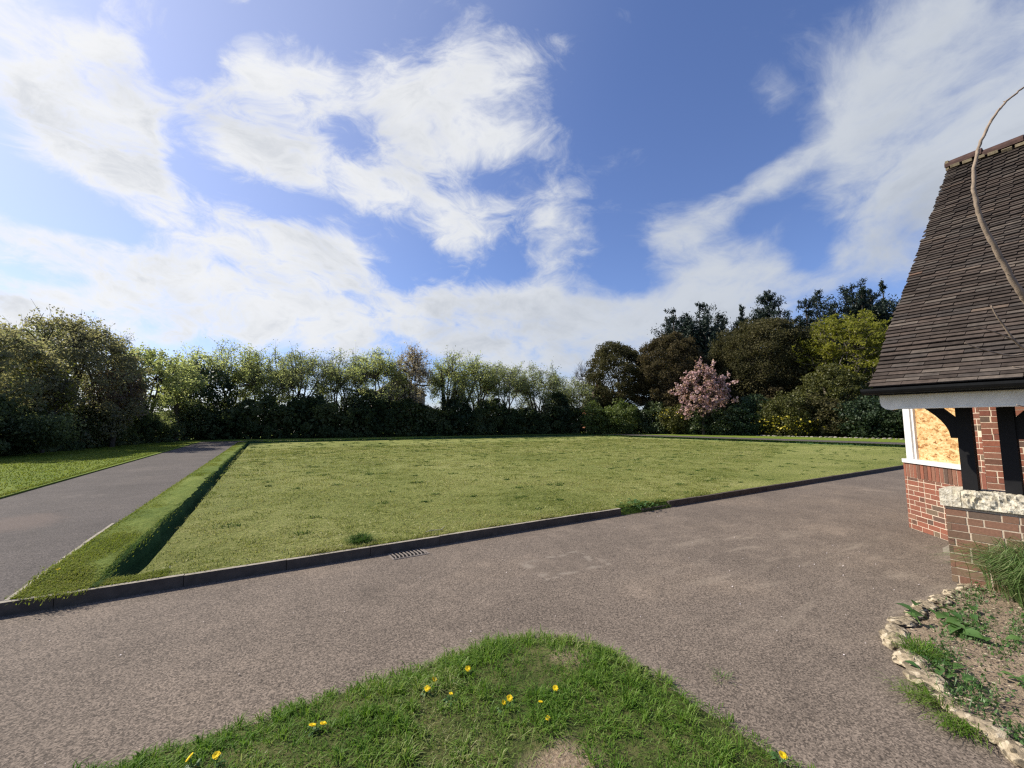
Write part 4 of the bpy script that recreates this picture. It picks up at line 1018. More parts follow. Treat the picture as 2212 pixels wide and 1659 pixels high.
p += rng.normal(0, .0016, p.shape)
rad = np.interp(np.linspace(0, 1, len(p)), [0, .15, .4, .6, .8, 1], [.020, .017, .0125, .009, .006, .004])*(1+.07*np.sin(np.arange(len(p))*1.9))
b = MB(); b.tube(p, rad, 9)
for q in range(3, len(p)-2, 4):  # buds
    dvec = rng.normal(size=3); dvec /= np.linalg.norm(dvec); b.tube([p[q]+dvec*rad[q]*.6, p[q]+dvec*(rad[q]+.007)+[0, 0, .004]], [.004, .0015], 5)
b.build('branch', M['twig'], sap, smooth=True)
for pts, r0 in (([(3.636, .522, 2.341), (3.66, .51, 2.285), (3.70, .495, 2.232), (3.763, .467, 2.137), (3.836, .43, 2.069), (4.0, .36, 1.96), (4.31, .27, 1.8)], .0062),
                ([(3.561, .582, 2.213), (3.62, .55, 2.20), (3.667, .52, 2.183), (3.763, .467, 2.137)], .0032),
                ([(3.514, .621, 2.121), (3.57, .59, 2.096), (3.626, .558, 2.077), (3.744, .489, 2.047), (3.849, .424, 2.053), (4.0, .36, 1.96)], .0046),
                ([(3.764, .484, 1.982), (3.853, .431, 1.96), (4.05, .35, 1.9), (4.31, .26, 1.75)], .0050),
                ([(3.794, .491, 1.758), (3.83, .47, 1.748), (3.864, .449, 1.743), (4.1, .35, 1.7), (4.33, .25, 1.5)], .0046)):
    p = smoothpts(pts, 5); b = MB(); b.tube(p, np.linspace(r0*.55, r0*1.5, len(p)), 7); b.build('twig', M['twig'], sap, smooth=True)

# ------------------------------------------------------------------ foliage colours
M['lf_spring'] = leafy('spring_leaf', [(.17, .205, .09), (.28, .315, .14), (.38, .40, .21), (.48, .48, .31)], .68, .1, .4, .5)
M['lf_yellow'] = leafy('yellow_green_leaf', [(.105, .115, .018), (.19, .195, .03), (.28, .27, .05)], .5, .15, .4, .4)
M['lf_grey'] = leafy('grey_green_leaf', [(.15, .17, .09), (.24, .265, .15), (.36, .375, .25)], .65, .1, .4, .5)
M['lf_brown'] = leafy('bronze_leaf', [(.12, .12, .075), (.20, .185, .12), (.29, .265, .18), (.22, .25, .13)], .62, .08, .5, .35)
M['lf_purple'] = leafy('purple_leaf', [(.16, .12, .10), (.25, .18, .16), (.33, .25, .22)], .6, .1)
M['lf_dark'] = leafy('dark_evergreen_leaf', [(.018, .032, .018), (.032, .052, .024), (.055, .076, .032)], .2, .2, .4, .4)
M['lf_hedge'] = leafy('hedge_leaf', [(.034, .050, .026), (.060, .084, .036), (.100, .125, .052), (.16, .17, .09)], .45, .1, .6, .25)
M['lf_oak'] = leafy('holm_oak_leaf', [(.040, .040, .019), (.064, .061, .028), (.092, .083, .038), (.108, .096, .048)], .3, .08, .6, .25, .7)
M['lf_oakb'] = leafy('holm_oak_brown_leaf', [(.050, .042, .022), (.082, .067, .034), (.115, .088, .048)], .3, .08, .6, .25, .7)
M['lf_conifer'] = leafy('conifer_spray', [(.008, .016, .012), (.015, .028, .019), (.028, .044, .026)], .08, .2, .4, .4)
M['lf_laurel'] = leafy('laurel_leaf', [(.055, .080, .022), (.105, .14, .034), (.165, .20, .05)], .3, .3, .4, .5)
M['lf_laurel_d'] = leafy('dark_laurel_leaf', [(.032, .050, .02), (.062, .088, .032), (.115, .14, .055)], .25, .4, .4, .5)
M['lf_hedge_l'] = leafy('left_hedge_leaf', [(.055, .072, .038), (.10, .125, .06), (.16, .185, .09), (.26, .265, .16)], .62, .1, .6, .3)
M['lf_bluish'] = leafy('bluish_shrub_leaf', [(.030, .052, .026), (.050, .085, .038), (.075, .115, .05)], .25, .3)
M['lf_olive'] = leafy('olive_shrub_leaf', [(.045, .05, .014), (.078, .082, .022), (.11, .11, .03)], .25, .25)
M['blossom_pink'] = leafy('pink_blossom', [(.38, .22, .225), (.52, .34, .34), (.68, .51, .50)], .35, .1, .4, .6)
M['blossom_pale'] = leafy('faded_blossom', [(.27, .21, .17), (.40, .32, .27), (.52, .44, .37), (.27, .27, .13)], .45, .15)
M['bloom_yellow'] = leafy('yellow_bloom', [(.35, .30, .03), (.50, .42, .05)], .3, .2)

def lumpy(dirs, rg, k=7, f=3.2):
    a = rg.normal(size=(k, 3))*f; ph = rg.uniform(0, 6.3, k)
    return np.sin(dirs @ a.T + ph).sum(1)/sqrt(k)
def deciduous(name, label, x, y, h, r, leaf, bark='bark', cat='tree', group=None, z0=.17, base=.28, fork=.22, limbs=6, tips=70, leaf_n=9000, ls=.16, sig=.5,
              twig=5, trunk_r=None, shell=.55, flat=1.0, seed=1, lean=(0, 0), ry=None, extra=None, up=0.0, aspect=.6, crown='crown', vflat=1.0, umbrella=False):
    """tapered trunk, limbs, branches and twigs; free leaves gathered round the twig ends"""
    rg = np.random.default_rng(seed); ry = ry or r
    root = thing(name, label, cat, (x, y, z0), group)
    tr = trunk_r or (.016*h+.04)
    zb = h*base; zc = (h+zb)/2; hz = (h-zb)/2
    d = rg.normal(size=(tips, 3)); d[:, 2] = np.where(rg.random(tips) < .42, np.abs(d[:, 2])*.9+.05, d[:, 2]*.75) if umbrella else d[:, 2]*.8+.25; d /= np.linalg.norm(d, axis=1, keepdims=True)
    rad = (shell+(1-shell)*rg.random(tips)**.5)*(1+.13*lumpy(d, rg))
    T = np.stack([d[:, 0]*r*rad+lean[0], d[:, 1]*ry*rad+lean[1], zc+d[:, 2]*hz*np.minimum(rad, 1.08)], 1)
    fk = np.array([lean[0]*.25, lean[1]*.25, h*fork])
    # limbs: anchors spread over the crown
    an = T[rg.choice(tips, limbs, replace=False)]*.52 + np.array([lean[0]*.4, lean[1]*.4, zc*.42])
    an[:, 2] = np.maximum(an[:, 2], fk[2]+h*.10)
    b = MB()
    o = np.array([x, y, z0])
    b.tube(o+smoothpts([(0, 0, -.3), (rg.normal(0, .03)*h*.1, rg.normal(0, .03)*h*.1, fk[2]*.5), fk], 4), np.linspace(tr*1.15, tr*.8, 9), 8)
    own = np.argmin(((T[:, None, :]-an[None])**2).sum(-1), 1)
    for k in range(limbs):
        m = (fk+an[k])/2 + rg.normal(0, .04*h, 3)*np.array([1, 1, .5]) - np.array([0, 0, .02*h])
        start = fk + (0, 0, -rg.random()*.25*fk[2])
        b.tube(o+smoothpts([start, m, an[k]], 4), np.linspace(tr*.55, tr*.26, 9), 6)
    tw0, tw1 = [], []
    for i in range(tips):
        a = an[own[i]]; m = (a+T[i])/2 + rg.normal(0, .035*h, 3)
        b.tube(o+smoothpts([a, m, T[i]], 2), np.linspace(tr*.22, tr*.07, 5), 4, cap=False)
        for q in range(twig):
            s_ = m+(T[i]-m)*rg.uniform(.1, 1); e = s_+rg.normal(0, sig*.9, 3)+np.array([0, 0, sig*.35+up]); tw0.append(s_); tw1.append(e)
    tw0 = np.array(tw0).reshape(-1, 3); tw1 = np.array(tw1).reshape(-1, 3)
    b.rods(o+tw0, o+tw1, tr*.065, tr*.025)
    b.build('trunk', M[bark], root)
    if leaf_n:
        L = MB(); per = leaf_n
        i = rg.integers(0, len(tw1), per); t = rg.uniform(.25, 1.08, per)[:, None]
        P_ = tw0[i]+(tw1[i]-tw0[i])*t + rg.normal(0, sig*.33, (per, 3))*np.array([1, 1, vflat])
        mats = [M[leaf]]
        L.leaves(o+P_, ls, 0, aspect, rg=rg)
        if extra:
            for em, en, es in extra:
                i = rg.integers(0, len(tw1), en); mats.append(M[em])
                L.leaves(o+tw1[i]+rg.normal(0, sig*.25, (en, 3)), es, len(mats)-1, .8, rg=rg)
        L.build(crown, mats, root)
    return root
def dome(name, label, x, y, h, r, leaf, bark='bark', cat='tree', group=None, z0=.17, base=.08, leaf_n=14000, ls=.24, clumps=170, seed=1, ry=None, thick=.42, lump=.10, csz=.15, aspect=.65, extra=None, trunk=True, power=1.0, gaps=0.0, inner=.18, crown='crown'):
    """dense rounded crown built of many leaf clumps over its surface, leaves down into its inside"""
    rg = np.random.default_rng(seed); ry = ry or r
    root = thing(name, label, cat, (x, y, z0), group); o = np.array([x, y, z0])
    zb = h*base; hz = (h-zb)/2; zc = zb+hz
    d = rg.normal(size=(clumps, 3)); d /= np.linalg.norm(d, axis=1, keepdims=True)
    rad = .86*(1+lump*lumpy(d, rg, 8, 2.6)) + rg.normal(0, .035, clumps)
    dz = np.sign(d[:, 2])*np.abs(d[:, 2])**power
    CC = np.stack([d[:, 0]*r*rad, d[:, 1]*ry*rad, zc+dz*hz*rad], 1)
    sz = csz*r*rg.uniform(.6, 1.35, clumps)
    per = int(leaf_n*(1-inner)); i = rg.integers(0, clumps, per)
    if gaps: i = i[rg.random(per) > gaps*(np.sin(i*1.7)*.5+.5)]; per = len(i)
    e = rg.normal(size=(per, 3)); e /= np.linalg.norm(e, axis=1, keepdims=True); e *= (rg.random(per)**.4)[:, None]
    P1 = CC[i] + e*sz[i][:, None]*np.array([1.15, 1.15, .8])
    k = leaf_n-per; dd = rg.normal(size=(k, 3)); dd /= np.linalg.norm(dd, axis=1, keepdims=True); q = rg.uniform(.45, .86, k)
    P2 = np.stack([dd[:, 0]*r*q, dd[:, 1]*ry*q, zc+dd[:, 2]*hz*q], 1)
    P_ = np.concatenate([P1, P2]); P_ = P_[P_[:, 2] > .05]
    L = MB(); mats = [M[leaf]]; L.leaves(o+P_, ls, 0, aspect, up=.3, rg=rg)
    if extra:
        for em, en, es, zlo, zhi in extra:
            i = rg.integers(0, clumps, en*4); pts = CC[i]+rg.normal(0, 1, (en*4, 3))*sz[i][:, None]*.8
            kk = (pts[:, 2] > zlo*h) & (pts[:, 2] < zhi*h); pts = pts[kk][:en]; mats.append(M[em]); L.leaves(o+pts, es, len(mats)-1, .8, rg=rg)
    if trunk:
        b = MB(); tr = .02*h+.05
        b.tube(o+smoothpts([(0, 0, -.3), (.1, .05, zc*.5), (0, 0, zc)], 3), np.linspace(tr, tr*.6, 7), 7)
        for q in range(12):
            tgt = CC[rg.integers(0, clumps)]; s_ = np.array([0, 0, zc*rg.uniform(.3, .8)])
            b.tube(o+smoothpts([s_, (s_+tgt)/2+rg.normal(0, .05*h, 3), tgt], 2), np.linspace(tr*.4, tr*.12, 5), 5, cap=False)
        b.build('trunk', M[bark], root)
    L.build(crown, mats, root)
    return root
def conifer(name, label, x, y, h, r, leaf='lf_conifer', z0=.17, seed=1, n_br=150, leaf_n=12000, ls=.42, base=.1, tops=1, group=None, ragged=.35, prof=.7, spread=None, gap=0.0, rfac=.62, puff=1.0):
    """tall trunk(s) with up-and-outward boughs, each ending in a ragged frond of sprays"""
    rg = np.random.default_rng(seed); root = thing(name, label, 'conifer', (x, y, z0), group); o = np.array([x, y, z0])
    b = MB(); L = MB(); spread = r*.6 if spread is None else spread
    S0, S1, W = [], [], []
    for k in range(tops):
        ang = rg.uniform(0, 2*pi); q = 0 if k == 0 else spread*rg.uniform(.5, 1.15)
        ox = np.array([cos(ang)*q, sin(ang)*q, 0]); hh = h if k == 0 else h*rg.uniform(.74, .95); rr = r if tops == 1 else r*rfac
        b.tube(o+np.array([(ox*.5)+[0, 0, -.3], ox*.8+[0, 0, hh*.4], ox+[0, 0, hh*.8], ox+[0, 0, hh]]), [.016*h, .012*h, .006*h, .02], 6)
        m = n_br//tops
        t = base+(1-base)*rg.random(m)**.8; a = rg.uniform(0, 2*pi, m)
        ln = rr*((1-t)**prof*.95+.07)*np.clip(rg.normal(1, ragged, m), .35, 1.7)
        if gap: ln = ln*np.where(np.sin(t*34+a+seed) > 1-2*gap, .35, 1)
        p0 = ox*(.5+.5*t)[:, None]+np.stack([0*t, 0*t, hh*t], 1)
        p1 = p0+np.stack([np.cos(a)*ln, np.sin(a)*ln, ln*rg.uniform(.05, .85, m)], 1)
        S0.append(p0); S1.append(p1); W.append(ln)
        S0.append(np.array([ox+[0, 0, hh*.94]])); S1.append(np.array([ox+[0, 0, hh*1.01]])); W.append(np.array([.5]))
    S0 = np.concatenate(S0); S1 = np.concatenate(S1); W = np.concatenate(W)
    b.rods(o+S0, o+S1, .06, .02); b.build('trunk', M['bark'], root)
    i = rg.choice(len(S0), leaf_n, p=(W+.25)/(W+.25).sum()); t = rg.beta(2.2, 1.3, leaf_n)[:, None]*1.05
    sg = (.09+.13*W[i])[:, None]*puff
    P_ = S0[i]+(S1[i]-S0[i])*t + rg.normal(0, 1, (leaf_n, 3))*sg*np.array([.75, .75, 1.0]) - np.array([0, 0, .10])*W[i][:, None]*t**3
    L.leaves(o+P_, ls, 0, .30, droop=-.9, rg=rg); L.build('crown', M[leaf], root)
    return root
def hedge(name, label, line, h, wdt, leaf, n, ls, seed=1, z0=.16, hvar=.25, cat='hedge', extra=None, top_lump=.9):
    """continuous hedge: leaf clumps over its front, top and inside along a line"""
    rg = np.random.default_rng(seed); line = np.array(line, float); seg = np.linalg.norm(np.diff(line, axis=0), axis=1); cum = np.concatenate([[0], np.cumsum(seg)]); Lh = cum[-1]
    def at(s): 
        return np.stack([np.interp(s, cum, line[:, 0]), np.interp(s, cum, line[:, 1])], 1)
    def hh(s): return h*(1+hvar*(np.sin(s*.55+seed)+.7*np.sin(s*1.23+2*seed)+.5*np.sin(s*2.9+seed*3))/2)
    nc = int(Lh*9); s_ = rg.uniform(0, Lh, nc); a = rg.uniform(0, pi, nc); H = hh(s_)
    p = at(s_); p2 = at(np.minimum(s_+.1, Lh)); p1 = at(np.maximum(s_-.1, 0)); t = p2-p1; t /= np.linalg.norm(t, axis=1, keepdims=True)+1e-9; nr = np.stack([-t[:, 1], t[:, 0]], 1)
    off = np.cos(a)*wdt*(1+.18*np.sin(s_*1.7+seed)); zz = np.abs(np.sin(a))**.6*H*.93
    CC = np.concatenate([p+nr*off[:, None], zz[:, None]], 1)
    # below: skirts to the ground
    sk = rg.random(nc) < .3; CC[sk, 2] *= rg.random(sk.sum())
    sz = rg.uniform(.3, .75, nc)*top_lump*(h/3)**.4
    i = rg.integers(0, nc, n); e = rg.normal(size=(n, 3)); e /= np.linalg.norm(e, axis=1, keepdims=True); e *= (rg.random(n)**.4)[:, None]
    P_ = CC[i]+e*sz[i][:, None]*np.array([1, 1, .85]); P_[:, 2] = np.abs(P_[:, 2])
    o = MB(); mats = [M[leaf]]; o.leaves(P_+np.array([0, 0, z0]), ls, 0, .62, up=.2, rg=rg)
    mi = int(n*.30); s2 = rg.uniform(0, Lh, mi); q = at(s2); q = np.concatenate([q+rg.normal(0, wdt*.35, (mi, 2)), (rg.random(mi)*hh(s2)*.8)[:, None]], 1); o.leaves(q+np.array([0, 0, z0]), ls*1.7, 0, .8, rg=rg)
    root = thing(name, label, cat, (*line[0], z0)); st = o; mats.append(M['bark']); k = int(Lh/1.1); s3 = np.linspace(.3, Lh-.3, k); q = at(s3)+rg.normal(0, .3, (k, 2)); tp = np.concatenate([q+rg.normal(0, .4, (k, 2)), (hh(s3)*.8)[:, None]], 1)
    st.rods(np.concatenate([q, np.zeros((k, 1))], 1), tp, .06, .02, len(mats)-1); o.build('foliage', mats, root)
    return root

# ------------------------------------------------------------------ far side: the hedge and the spring trees above it
hedge('hedge', 'dark ragged hedge running along the far side of the green under the spring trees', [(-5.5, 46.5), (4, 45.6), (14, 45.4), (24, 45.3), (34, 45.6), (40, 46)], 3.7, 1.6, 'lf_hedge', 74000, .23, 4, hvar=.26)
hedge('hedge', 'dark bushy hedge along the left lawn strip below the bronze trees', [(-10.6, 16), (-10.9, 24), (-10.0, 30), (-8.2, 37), (-6.4, 45.5)], 2.5, 1.2, 'lf_hedge_l', 60000, .15, 9, hvar=.24)
FAR = [ # label, x, y, h, r, leaf, bark, leaf_n, ls, base, seed, kind extras
 ('pale spring tree with light leaves standing just left of where the left path ends', -3.3, 50.0, 9.4, 3.0, 'lf_spring', 5200, .21, .30, 41, {}),
 ('broad pale spring tree right of the path end with open airy crown', 0.2, 49.2, 9.1, 2.9, 'lf_spring', 5200, .21, .30, 42, {}),
 ('pale spring tree, right half of the airy pair beyond the path end', 3.2, 49.0, 9.3, 3.0, 'lf_grey', 4800, .21, .30, 43, {}),
 ('grey green tree with rounded top left of the yellow green one', 7.6, 48.6, 9.4, 2.2, 'lf_grey', 5000, .20, .28, 44, {}),
 ('yellow green tree with forked dark limbs left of the faded pink cherry', 11.0, 46.9, 10.1, 3.0, 'lf_spring', 5600, .21, .30, 45, {}),
 ('slim green tree with ivied trunks right of the faded pink cherry', 19.1, 45.9, 9.9, 2.2, 'lf_spring', 4200, .21, .38, 47, {}),
 ('rounded pale green tree beside the one with ivied trunks', 22.7, 45.9, 9.8, 2.3, 'lf_spring', 4800, .21, .34, 48, {}),
 ('wide domed pale green tree in the middle of the far row', 27.0, 46.0, 9.8, 2.9, 'lf_grey', 6400, .21, .30, 49, {}),
 ('domed green tree second from the right end of the far row', 32.6, 46.2, 9.5, 3.1, 'lf_grey', 6400, .21, .28, 50, {}),
 ('low pale tree at the right end of the far row by the dark round oaks', 40.0, 47.3, 8.6, 2.8, 'lf_grey', 5600, .22, .12, 51, {})]
for lb, x_, y_, h_, r_, lf, n_, s_, bs_, sd_, ex in FAR:
    deciduous('spring_tree', lb, x_, y_, h_, r_*1.36, lf, 'bark', 'tree', 'spring trees along the far side', base=min(bs_*.62, .20), leaf_n=int(n_*2.1), ls=s_*.80, seed=sd_, tips=150, sig=.50, twig=8, limbs=10, shell=.5, fork=.17, umbrella=True, **ex)
deciduous('cherry_tree', 'faded pink cherry tree with dark forked trunk in the middle of the far row', 15.0, 46.2, 10.4, 2.9, 'blossom_pale', 'bark', 'cherry tree', base=.20, leaf_n=9500, ls=.165, seed=46, tips=110, sig=.42, twig=9, limbs=8, shell=.5, up=.12, fork=.24, trunk_r=.26)
deciduous('bare_tree', 'thin bare grey tree with hardly any leaves behind the far row', 6.0, 52.0, 9.4, 1.6, 'lf_grey', 'bark_grey', 'tree', base=.35, leaf_n=260, ls=.15, seed=53, tips=40, sig=.45, twig=9, up=.15)
deciduous('bare_tree', 'leafless grey tree fanning up left of the first dark oak', 45.0, 50.2, 11.6, 1.8, 'lf_grey', 'bark_grey', 'tree', base=.5, leaf_n=0, seed=54, tips=40, sig=.4, twig=10, up=.35, fork=.4)
for lb, x_, y_, h_, r_, sd_ in (('dark ivy-clad evergreen mass left of the path end', -5.0, 46.6, 6.6, 2.6, 60), ('small dark holly bush in the far hedge right of the path end', 4.2, 46.6, 4.4, 1.9, 61),
        ('dark pointed evergreen bush below the ivied trunks', 20.0, 44.9, 5.0, 1.5, 62), ('dark evergreen tree sticking out of the far hedge near its right end', 34.9, 45.0, 6.6, 1.7, 63), ('dark rounded evergreen below the yellow green tree', 9.6, 46.4, 5.2, 2.2, 64)):
    dome('evergreen_bush', lb, x_, y_, h_, r_, 'lf_dark', cat='evergreen', leaf_n=7000, ls=.24, clumps=70, seed=sd_, csz=.28, lump=.16, group='dark evergreens in the far hedge')
# ivy-wrapped stems
for dx_, lb in ((-.75, 'ivy-wrapped dark trunk, left of the twin stems above the far hedge'), (.45, 'ivy-wrapped dark trunk, right of the twin stems above the far hedge')):
    rt = thing('ivy_trunk', lb, 'tree', (19.1+dx_, 45.4, .17), 'twin ivy-wrapped stems'); b = MB(); b.tube([(19.1+dx_, 45.4, 0), (19.1+dx_*1.2, 45.4, 4), (19.1+dx_*1.5, 45.5, 8.0)], [.16, .12, .05], 6); b.build('trunk', M['bark'], rt)
    t = rng.random(1200); b = MB(); b.leaves(np.stack([19.1+dx_*(1+.35*t)+rng.normal(0, .20, 1200)*(1-t*.6), 45.35+rng.normal(0, .2, 1200), .3+7.0*t], 1), .22); b.build('ivy', M['lf_dark'], rt)

# ------------------------------------------------------------------ left side
LEFT = dict(sig=.36, twig=7)
dome('bronze_tree', 'bronze green tree filling the far left edge above the hedge', -11.2, 28.8, 6.7, 2.9, 'lf_brown', leaf_n=24000, ls=.15, clumps=170, seed=70, csz=.16, lump=.14, gaps=.4, inner=.14, base=-.05)
dome('grey_tree', 'hazy grey twiggy dome showing behind the bronze trees', -16.4, 48.5, 9.6, 3.6, 'lf_brown', leaf_n=11000, ls=.18, clumps=120, seed=71, csz=.2, extra=[('lf_grey', 2500, .16, .3, 1)])
dome('bronze_tree', 'largest bronze brown tree with domed top on the left', -9.6, 34.0, 7.7, 3.4, 'lf_brown', leaf_n=32000, ls=.15, clumps=240, seed=72, csz=.15, lump=.12, gaps=.35, inner=.12, base=-.05)
deciduous('bronze_tree', 'twiggy bronze crown poking out at the top of the largest left tree', -9.9, 34.2, 8.0, 2.6, 'lf_brown', 'bark', base=.5, leaf_n=3500, ls=.15, seed=73, tips=60, up=.2, **LEFT)
deciduous('sapling_tree', 'spindly bare leader with side shoots above the left trees', -8.95, 40.2, 8.3, .5, 'lf_grey', 'bark_grey', base=.78, leaf_n=60, ls=.12, seed=74, tips=16, sig=.22, twig=3, limbs=3, trunk_r=.05, fork=.82, up=.1)
deciduous('spring_tree', 'pale green tree right of the bronze trees on the left', -7.4, 39.8, 7.5, 2.7, 'lf_spring', 'bark', base=.25, leaf_n=9000, ls=.17, seed=75, tips=90, group='spring trees on the left', **LEFT)
deciduous('spring_tree', 'small light green tree between the bronze tree and the dark evergreen', -6.0, 43.5, 7.2, 2.0, 'lf_spring', 'bark', base=.25, leaf_n=5200, ls=.17, seed=76, tips=70, group='spring trees on the left', **LEFT)
dome('yellow_shrub', 'yellow green shrub glowing among the left bushes', -9.3, 29.6, 4.6, 1.15, 'lf_brown', cat='shrub', extra=[('lf_yellow', 900, .14, .3, 1)], leaf_n=3400, ls=.14, clumps=60, seed=77, csz=.3, base=.4, gaps=.6)
dome('purple_shrub', 'dusky purple leaved shrub among the left bushes', -7.8, 34.3, 4.9, 1.5, 'lf_purple', cat='shrub', leaf_n=6500, ls=.14, clumps=80, seed=78, csz=.26, base=.3, gaps=.5)
dome('pale_shrub', 'pale leaved shrub bulging low out of the left hedge', -8.9, 27.6, 2.0, 1.3, 'lf_hedge_l', cat='shrub', leaf_n=4600, ls=.13, clumps=60, seed=79, csz=.3, base=.1, gaps=.5, lump=.22, trunk=False, extra=[('lf_grey', 500, .12, .5, 1)])
dome('flowering_shrub', 'low shrub with pale flower sprays at the end of the left hedge', -5.2, 45.0, 3.4, 1.5, 'lf_hedge', cat='shrub', leaf_n=4200, ls=.19, clumps=60, seed=80, csz=.3, trunk=False, extra=[('lf_grey', 900, .16, .2, .9)])

# ------------------------------------------------------------------ right side
def sz(x, y): return dict(x=x, y=y)
dome('holm_oak', 'dark grey-green round oak, leftmost of the three big domed oaks', 46.6, 44.6, 14.4, 5.0, 'lf_oak', cat='oak tree', leaf_n=60000, ls=.22, clumps=260, seed=90, base=.16, csz=.15, lump=.10, group='domed dark oaks')
dome('holm_oak', 'brownest round oak, behind and left of the pink cherry', 50.6, 38.2, 14.8, 5.2, 'lf_oakb', cat='oak tree', leaf_n=62000, ls=.22, clumps=260, seed=91, base=.12, csz=.135, lump=.11, group='domed dark oaks')
dome('holm_oak', 'largest round oak, behind and right of the pink cherry', 58.4, 29.4, 16.7, 6.3, 'lf_oak', cat='oak tree', leaf_n=85000, ls=.235, clumps=330, seed=92, base=.14, csz=.14, lump=.10, inner=.22, group='domed dark oaks')
conifer('conifer', 'dense black-green conifer with jagged top between the two right oaks', 64.6, 42.4, 22.2, 10.0, seed=93, tops=12, n_br=1100, leaf_n=95000, ls=.48, prof=.66, spread=5.4, rfac=.50, puff=.95, ragged=.5, group='dark conifers')
conifer('conifer', 'low shoulder of dark conifer just left of the jagged one', 58.0, 45.0, 16.6, 5.5, seed=94, tops=5, n_br=380, leaf_n=30000, ls=.45, rfac=.55, prof=.75, puff=.95, group='dark conifers')
conifer('conifer', 'pointed conifer top showing left of centre behind the largest oak', 71.6, 39.0, 22.2, 4.2, seed=95, tops=2, n_br=150, leaf_n=18000, ls=.44, ragged=.5, prof=.75, puff=1.0, group='dark conifers')
conifer('conifer', 'tallest pointed conifer top behind the largest oak', 75.0, 36.2, 24.4, 4.8, seed=96, tops=1, n_br=130, leaf_n=18000, ls=.44, ragged=.5, prof=.75, puff=1.0, group='dark conifers')
for lb, x_, y_, h_, r_, sd_ in (('open scraggy conifer right of the largest oak, first of three', 75.0, 28.8, 22.2, 7.4, 97), ('scraggy tall conifer in the middle of the right-hand trio', 80.0, 25.8, 23.8, 7.6, 98), ('scraggy conifer partly hidden by the tiled roof', 81.5, 22.4, 23.4, 6.0, 99)):
    conifer('conifer', lb, x_, y_, h_, r_, seed=sd_, tops=8, n_br=420, leaf_n=52000, ls=.44, ragged=.45, rfac=.55, puff=.95, prof=.5, base=.2, spread=4.4, gap=.18, group='dark conifers')
conifer('conifer', 'dark conifer filling the gap low behind the scraggy trio', 74.0, 31.5, 18.5, 6.5, seed=100, tops=3, n_br=260, leaf_n=18000, ls=.5, prof=.5, group='dark conifers')
deciduous('bare_tree', 'pale dead trunk with bare side branches in front of the scraggy conifers', 70.5, 26.8, 17.5, 2.2, 'lf_grey', 'bark_pale', 'tree', base=.55, leaf_n=0, seed=101, tips=36, sig=.6, twig=5, fork=.6, up=-.3)
deciduous('yellow_tree', 'large yellow green tree beside the tiled roof', 61.5, 20.6, 15.8, 6.0, 'lf_yellow', 'bark_grey', base=.16, leaf_n=30000, ls=.27, seed=102, tips=190, sig=.62, twig=5, limbs=10, shell=.5, vflat=.5)
dome('olive_shrub', 'tall olive green bush in front of the yellow green tree', 55.2, 20.4, 8.0, 3.7, 'lf_olive', cat='bush', leaf_n=20000, ls=.23, clumps=190, seed=103, base=.0, csz=.16, lump=.1)
deciduous('cherry_tree', 'pink cherry tree in full blossom below the round oaks', 47.2, 31.2, 8.9, 4.1, 'blossom_pink', 'bark', 'cherry tree', base=.16, leaf_n=5600, ls=.31, seed=104, tips=120, sig=.34, twig=4, limbs=8, shell=.45, up=.1, aspect=.8, extra=[('lf_oakb', 2600, .24)])
SHR = [ # label, x, y, h, r, leaf, n, ls, base, seed, extra
 ('bright green laurel at the right end of the far hedge', 42.6, 40.6, 4.7, 2.6, 'lf_laurel', 9000, .24, 110, None),
 ('light green leafy bush left of the bright laurel', 39.6, 42.6, 4.6, 1.9, 'lf_laurel', 6000, .22, 111, None),
 ('dark laurel between the bright laurel and the pink cherry', 47.2, 38.0, 4.5, 2.7, 'lf_laurel_d', 9000, .24, 112, None),
 ('yellow-tinged shrub at the left foot of the pink cherry', 46.6, 34.6, 3.8, 1.9, 'lf_olive', 6500, .21, 113, [('bloom_yellow', 260, .2, .5, .9)]),
 ('glossy mid green laurel below the pink cherry', 48.4, 32.4, 3.9, 2.5, 'lf_laurel_d', 9000, .24, 114, None),
 ('glossy laurel below the right half of the pink cherry', 49.8, 29.6, 3.7, 2.3, 'lf_laurel_d', 8000, .24, 115, None),
 ('soft bluish green rounded shrub right of the cherry', 51.0, 27.2, 5.0, 2.4, 'lf_bluish', 12000, .19, 116, None),
 ('yellow green shrub with yellow flowers at its foot', 51.2, 23.4, 5.0, 2.9, 'lf_olive', 12000, .22, 117, [('bloom_yellow', 900, .24, .05, .45)]),
 ('dark olive shrub right of the yellow flowered one', 53.2, 20.0, 4.6, 2.7, 'lf_oak', 10000, .23, 118, None),
 ('dark low bush left of the pavilion bay', 53.4, 16.4, 4.2, 3.0, 'lf_dark', 11000, .24, 119, None),
 ('dark bush half hidden behind the white window frame', 54.0, 12.6, 4.4, 3.2, 'lf_dark', 9000, .25, 120, None),
 ('dark bush behind the pavilion seen under its eaves', 54.0, 8.6, 4.4, 3.2, 'lf_dark', 6000, .28, 121, None),
 ('brown twiggy shrub behind the bluish one', 55.0, 26.4, 6.0, 2.4, 'lf_oakb', 8000, .22, 122, None)]
for lb, x_, y_, h_, r_, lf, n_, s_, sd_, ex in SHR:
    dome('shrub', lb, x_, y_, h_, r_, lf, cat='shrub', leaf_n=n_, ls=s_, clumps=90, seed=sd_, base=-.12, csz=.24, lump=.13, trunk=False, extra=ex, crown='foliage', group='shrubs along the right lawn')
# dark thicket filling in behind the shrubs
hedge('thicket', 'dark thicket behind the shrubs and under the oaks on the right', [(43, 47.5), (50, 42), (55, 34), (58, 26), (58.5, 16), (58.5, 4)], 4.6, 1.6, 'lf_dark', 26000, .36, 13, cat='thicket')
M['dull_stone'] = simple('dull_stone', (.26, .235, .19), .9, .4, 6, .2, .6, .02)
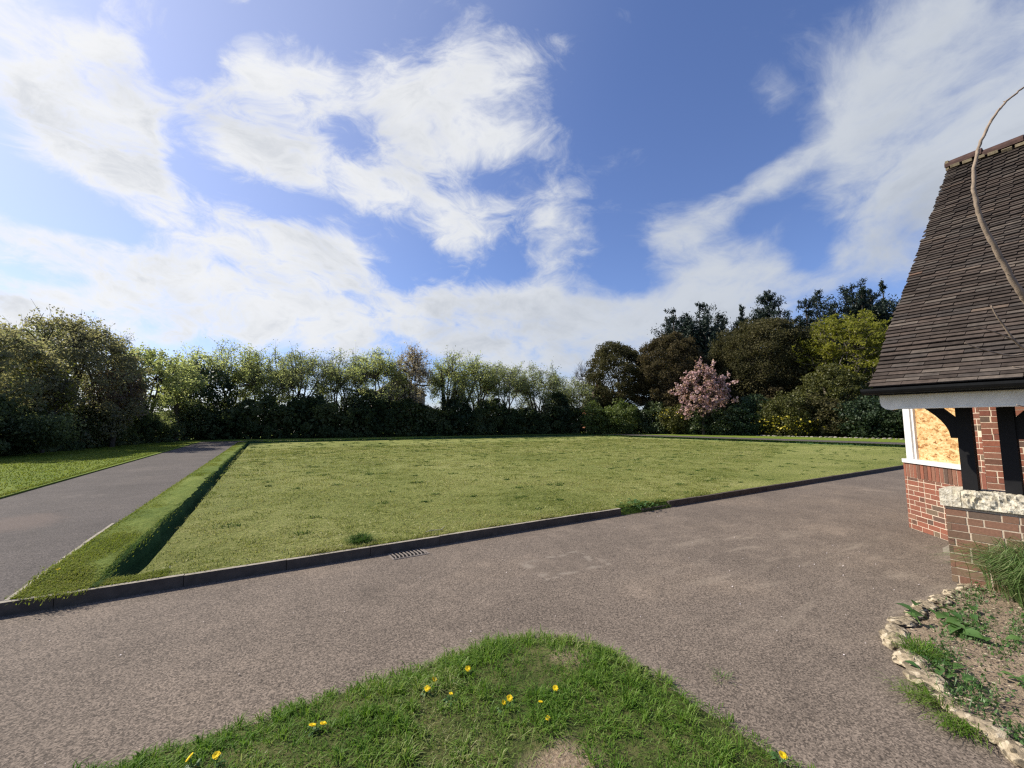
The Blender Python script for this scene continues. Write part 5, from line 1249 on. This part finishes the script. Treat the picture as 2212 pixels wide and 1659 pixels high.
# row of edging rocks at the far lawn
rg = np.random.default_rng(77)
for k in range(34):
    t = k/33; x_ = 50.2+.9*t+rg.normal(0, .08); y_ = 25.5-13.5*t
    o = rock('edging_rock', (x_-1.4, y_, .21), (.34*rg.uniform(.7, 1.5), .36, .17*rg.uniform(.4, 1.3)), 300+k, M['dull_stone'], rg.uniform(0, 3)); tag(o, 'pale edging rock in the row at the foot of the right-hand shrubs', 'rock', 'edging rocks along the far shrubs')

# ------------------------------------------------------------------ houses beyond the trees
M['render_wall'] = simple('brown_house_wall', (.20, .165, .13), .9, .2, 2)
M['house_brick'] = simple('far_brick_wall', (.36, .16, .09), .9, .25, 3)
M['house_roof'] = simple('far_roof', (.12, .085, .07), .85, .25, 3)
def house(label, x, y, wd, dp, ez, rz, wall, yaw=0):
    root = thing('house', label, 'house', (x, y, 0)); c_, s_ = cos(yaw), sin(yaw)
    def P3(px, py, pz): return (x+px*c_-py*s_, y+px*s_+py*c_, pz)
    b = MB(); hw, hd = wd/2, dp/2
    v = [P3(-hw, -hd, 0), P3(hw, -hd, 0), P3(hw, hd, 0), P3(-hw, hd, 0), P3(-hw, -hd, ez), P3(hw, -hd, ez), P3(hw, hd, ez), P3(-hw, hd, ez), P3(0, -hd, rz), P3(0, hd, rz)]
    b.add(v, [np.array([(0, 1, 5, 4), (1, 2, 6, 5), (2, 3, 7, 6), (3, 0, 4, 7)]), np.array([(4, 5, 8), (6, 7, 9)])]); b.build('wall', wall, root)
    b = MB()
    for sg in (-1, 1):
        e = .35; k = (rz-ez)/hw
        q = [P3(sg*(hw+e), -hd-.3, ez-e*k+.05), P3(sg*(hw+e), hd+.3, ez-e*k+.05), P3(0, hd+.3, rz+.05), P3(0, -hd-.3, rz+.05)]
        slab(b, q, .12)
    rf = b.build('roof', M['house_roof'], root)
    b = MB(); p = P3(.0, hd*.4, rz+.3); b.box(p, (.6, .6, 1.6)); b.build('chimney', M['house_brick'], rf)
    return root
house('brown gabled house half hidden behind the faded cherry', 22.6, 80.5, 9.0, 9, 7.2, 10.6, M['render_wall'], -.1)
house('small red brick house glimpsed left of the first dark oak', 55.5, 58.0, 6, 6, 4.8, 8.6, M['house_brick'], -.5)
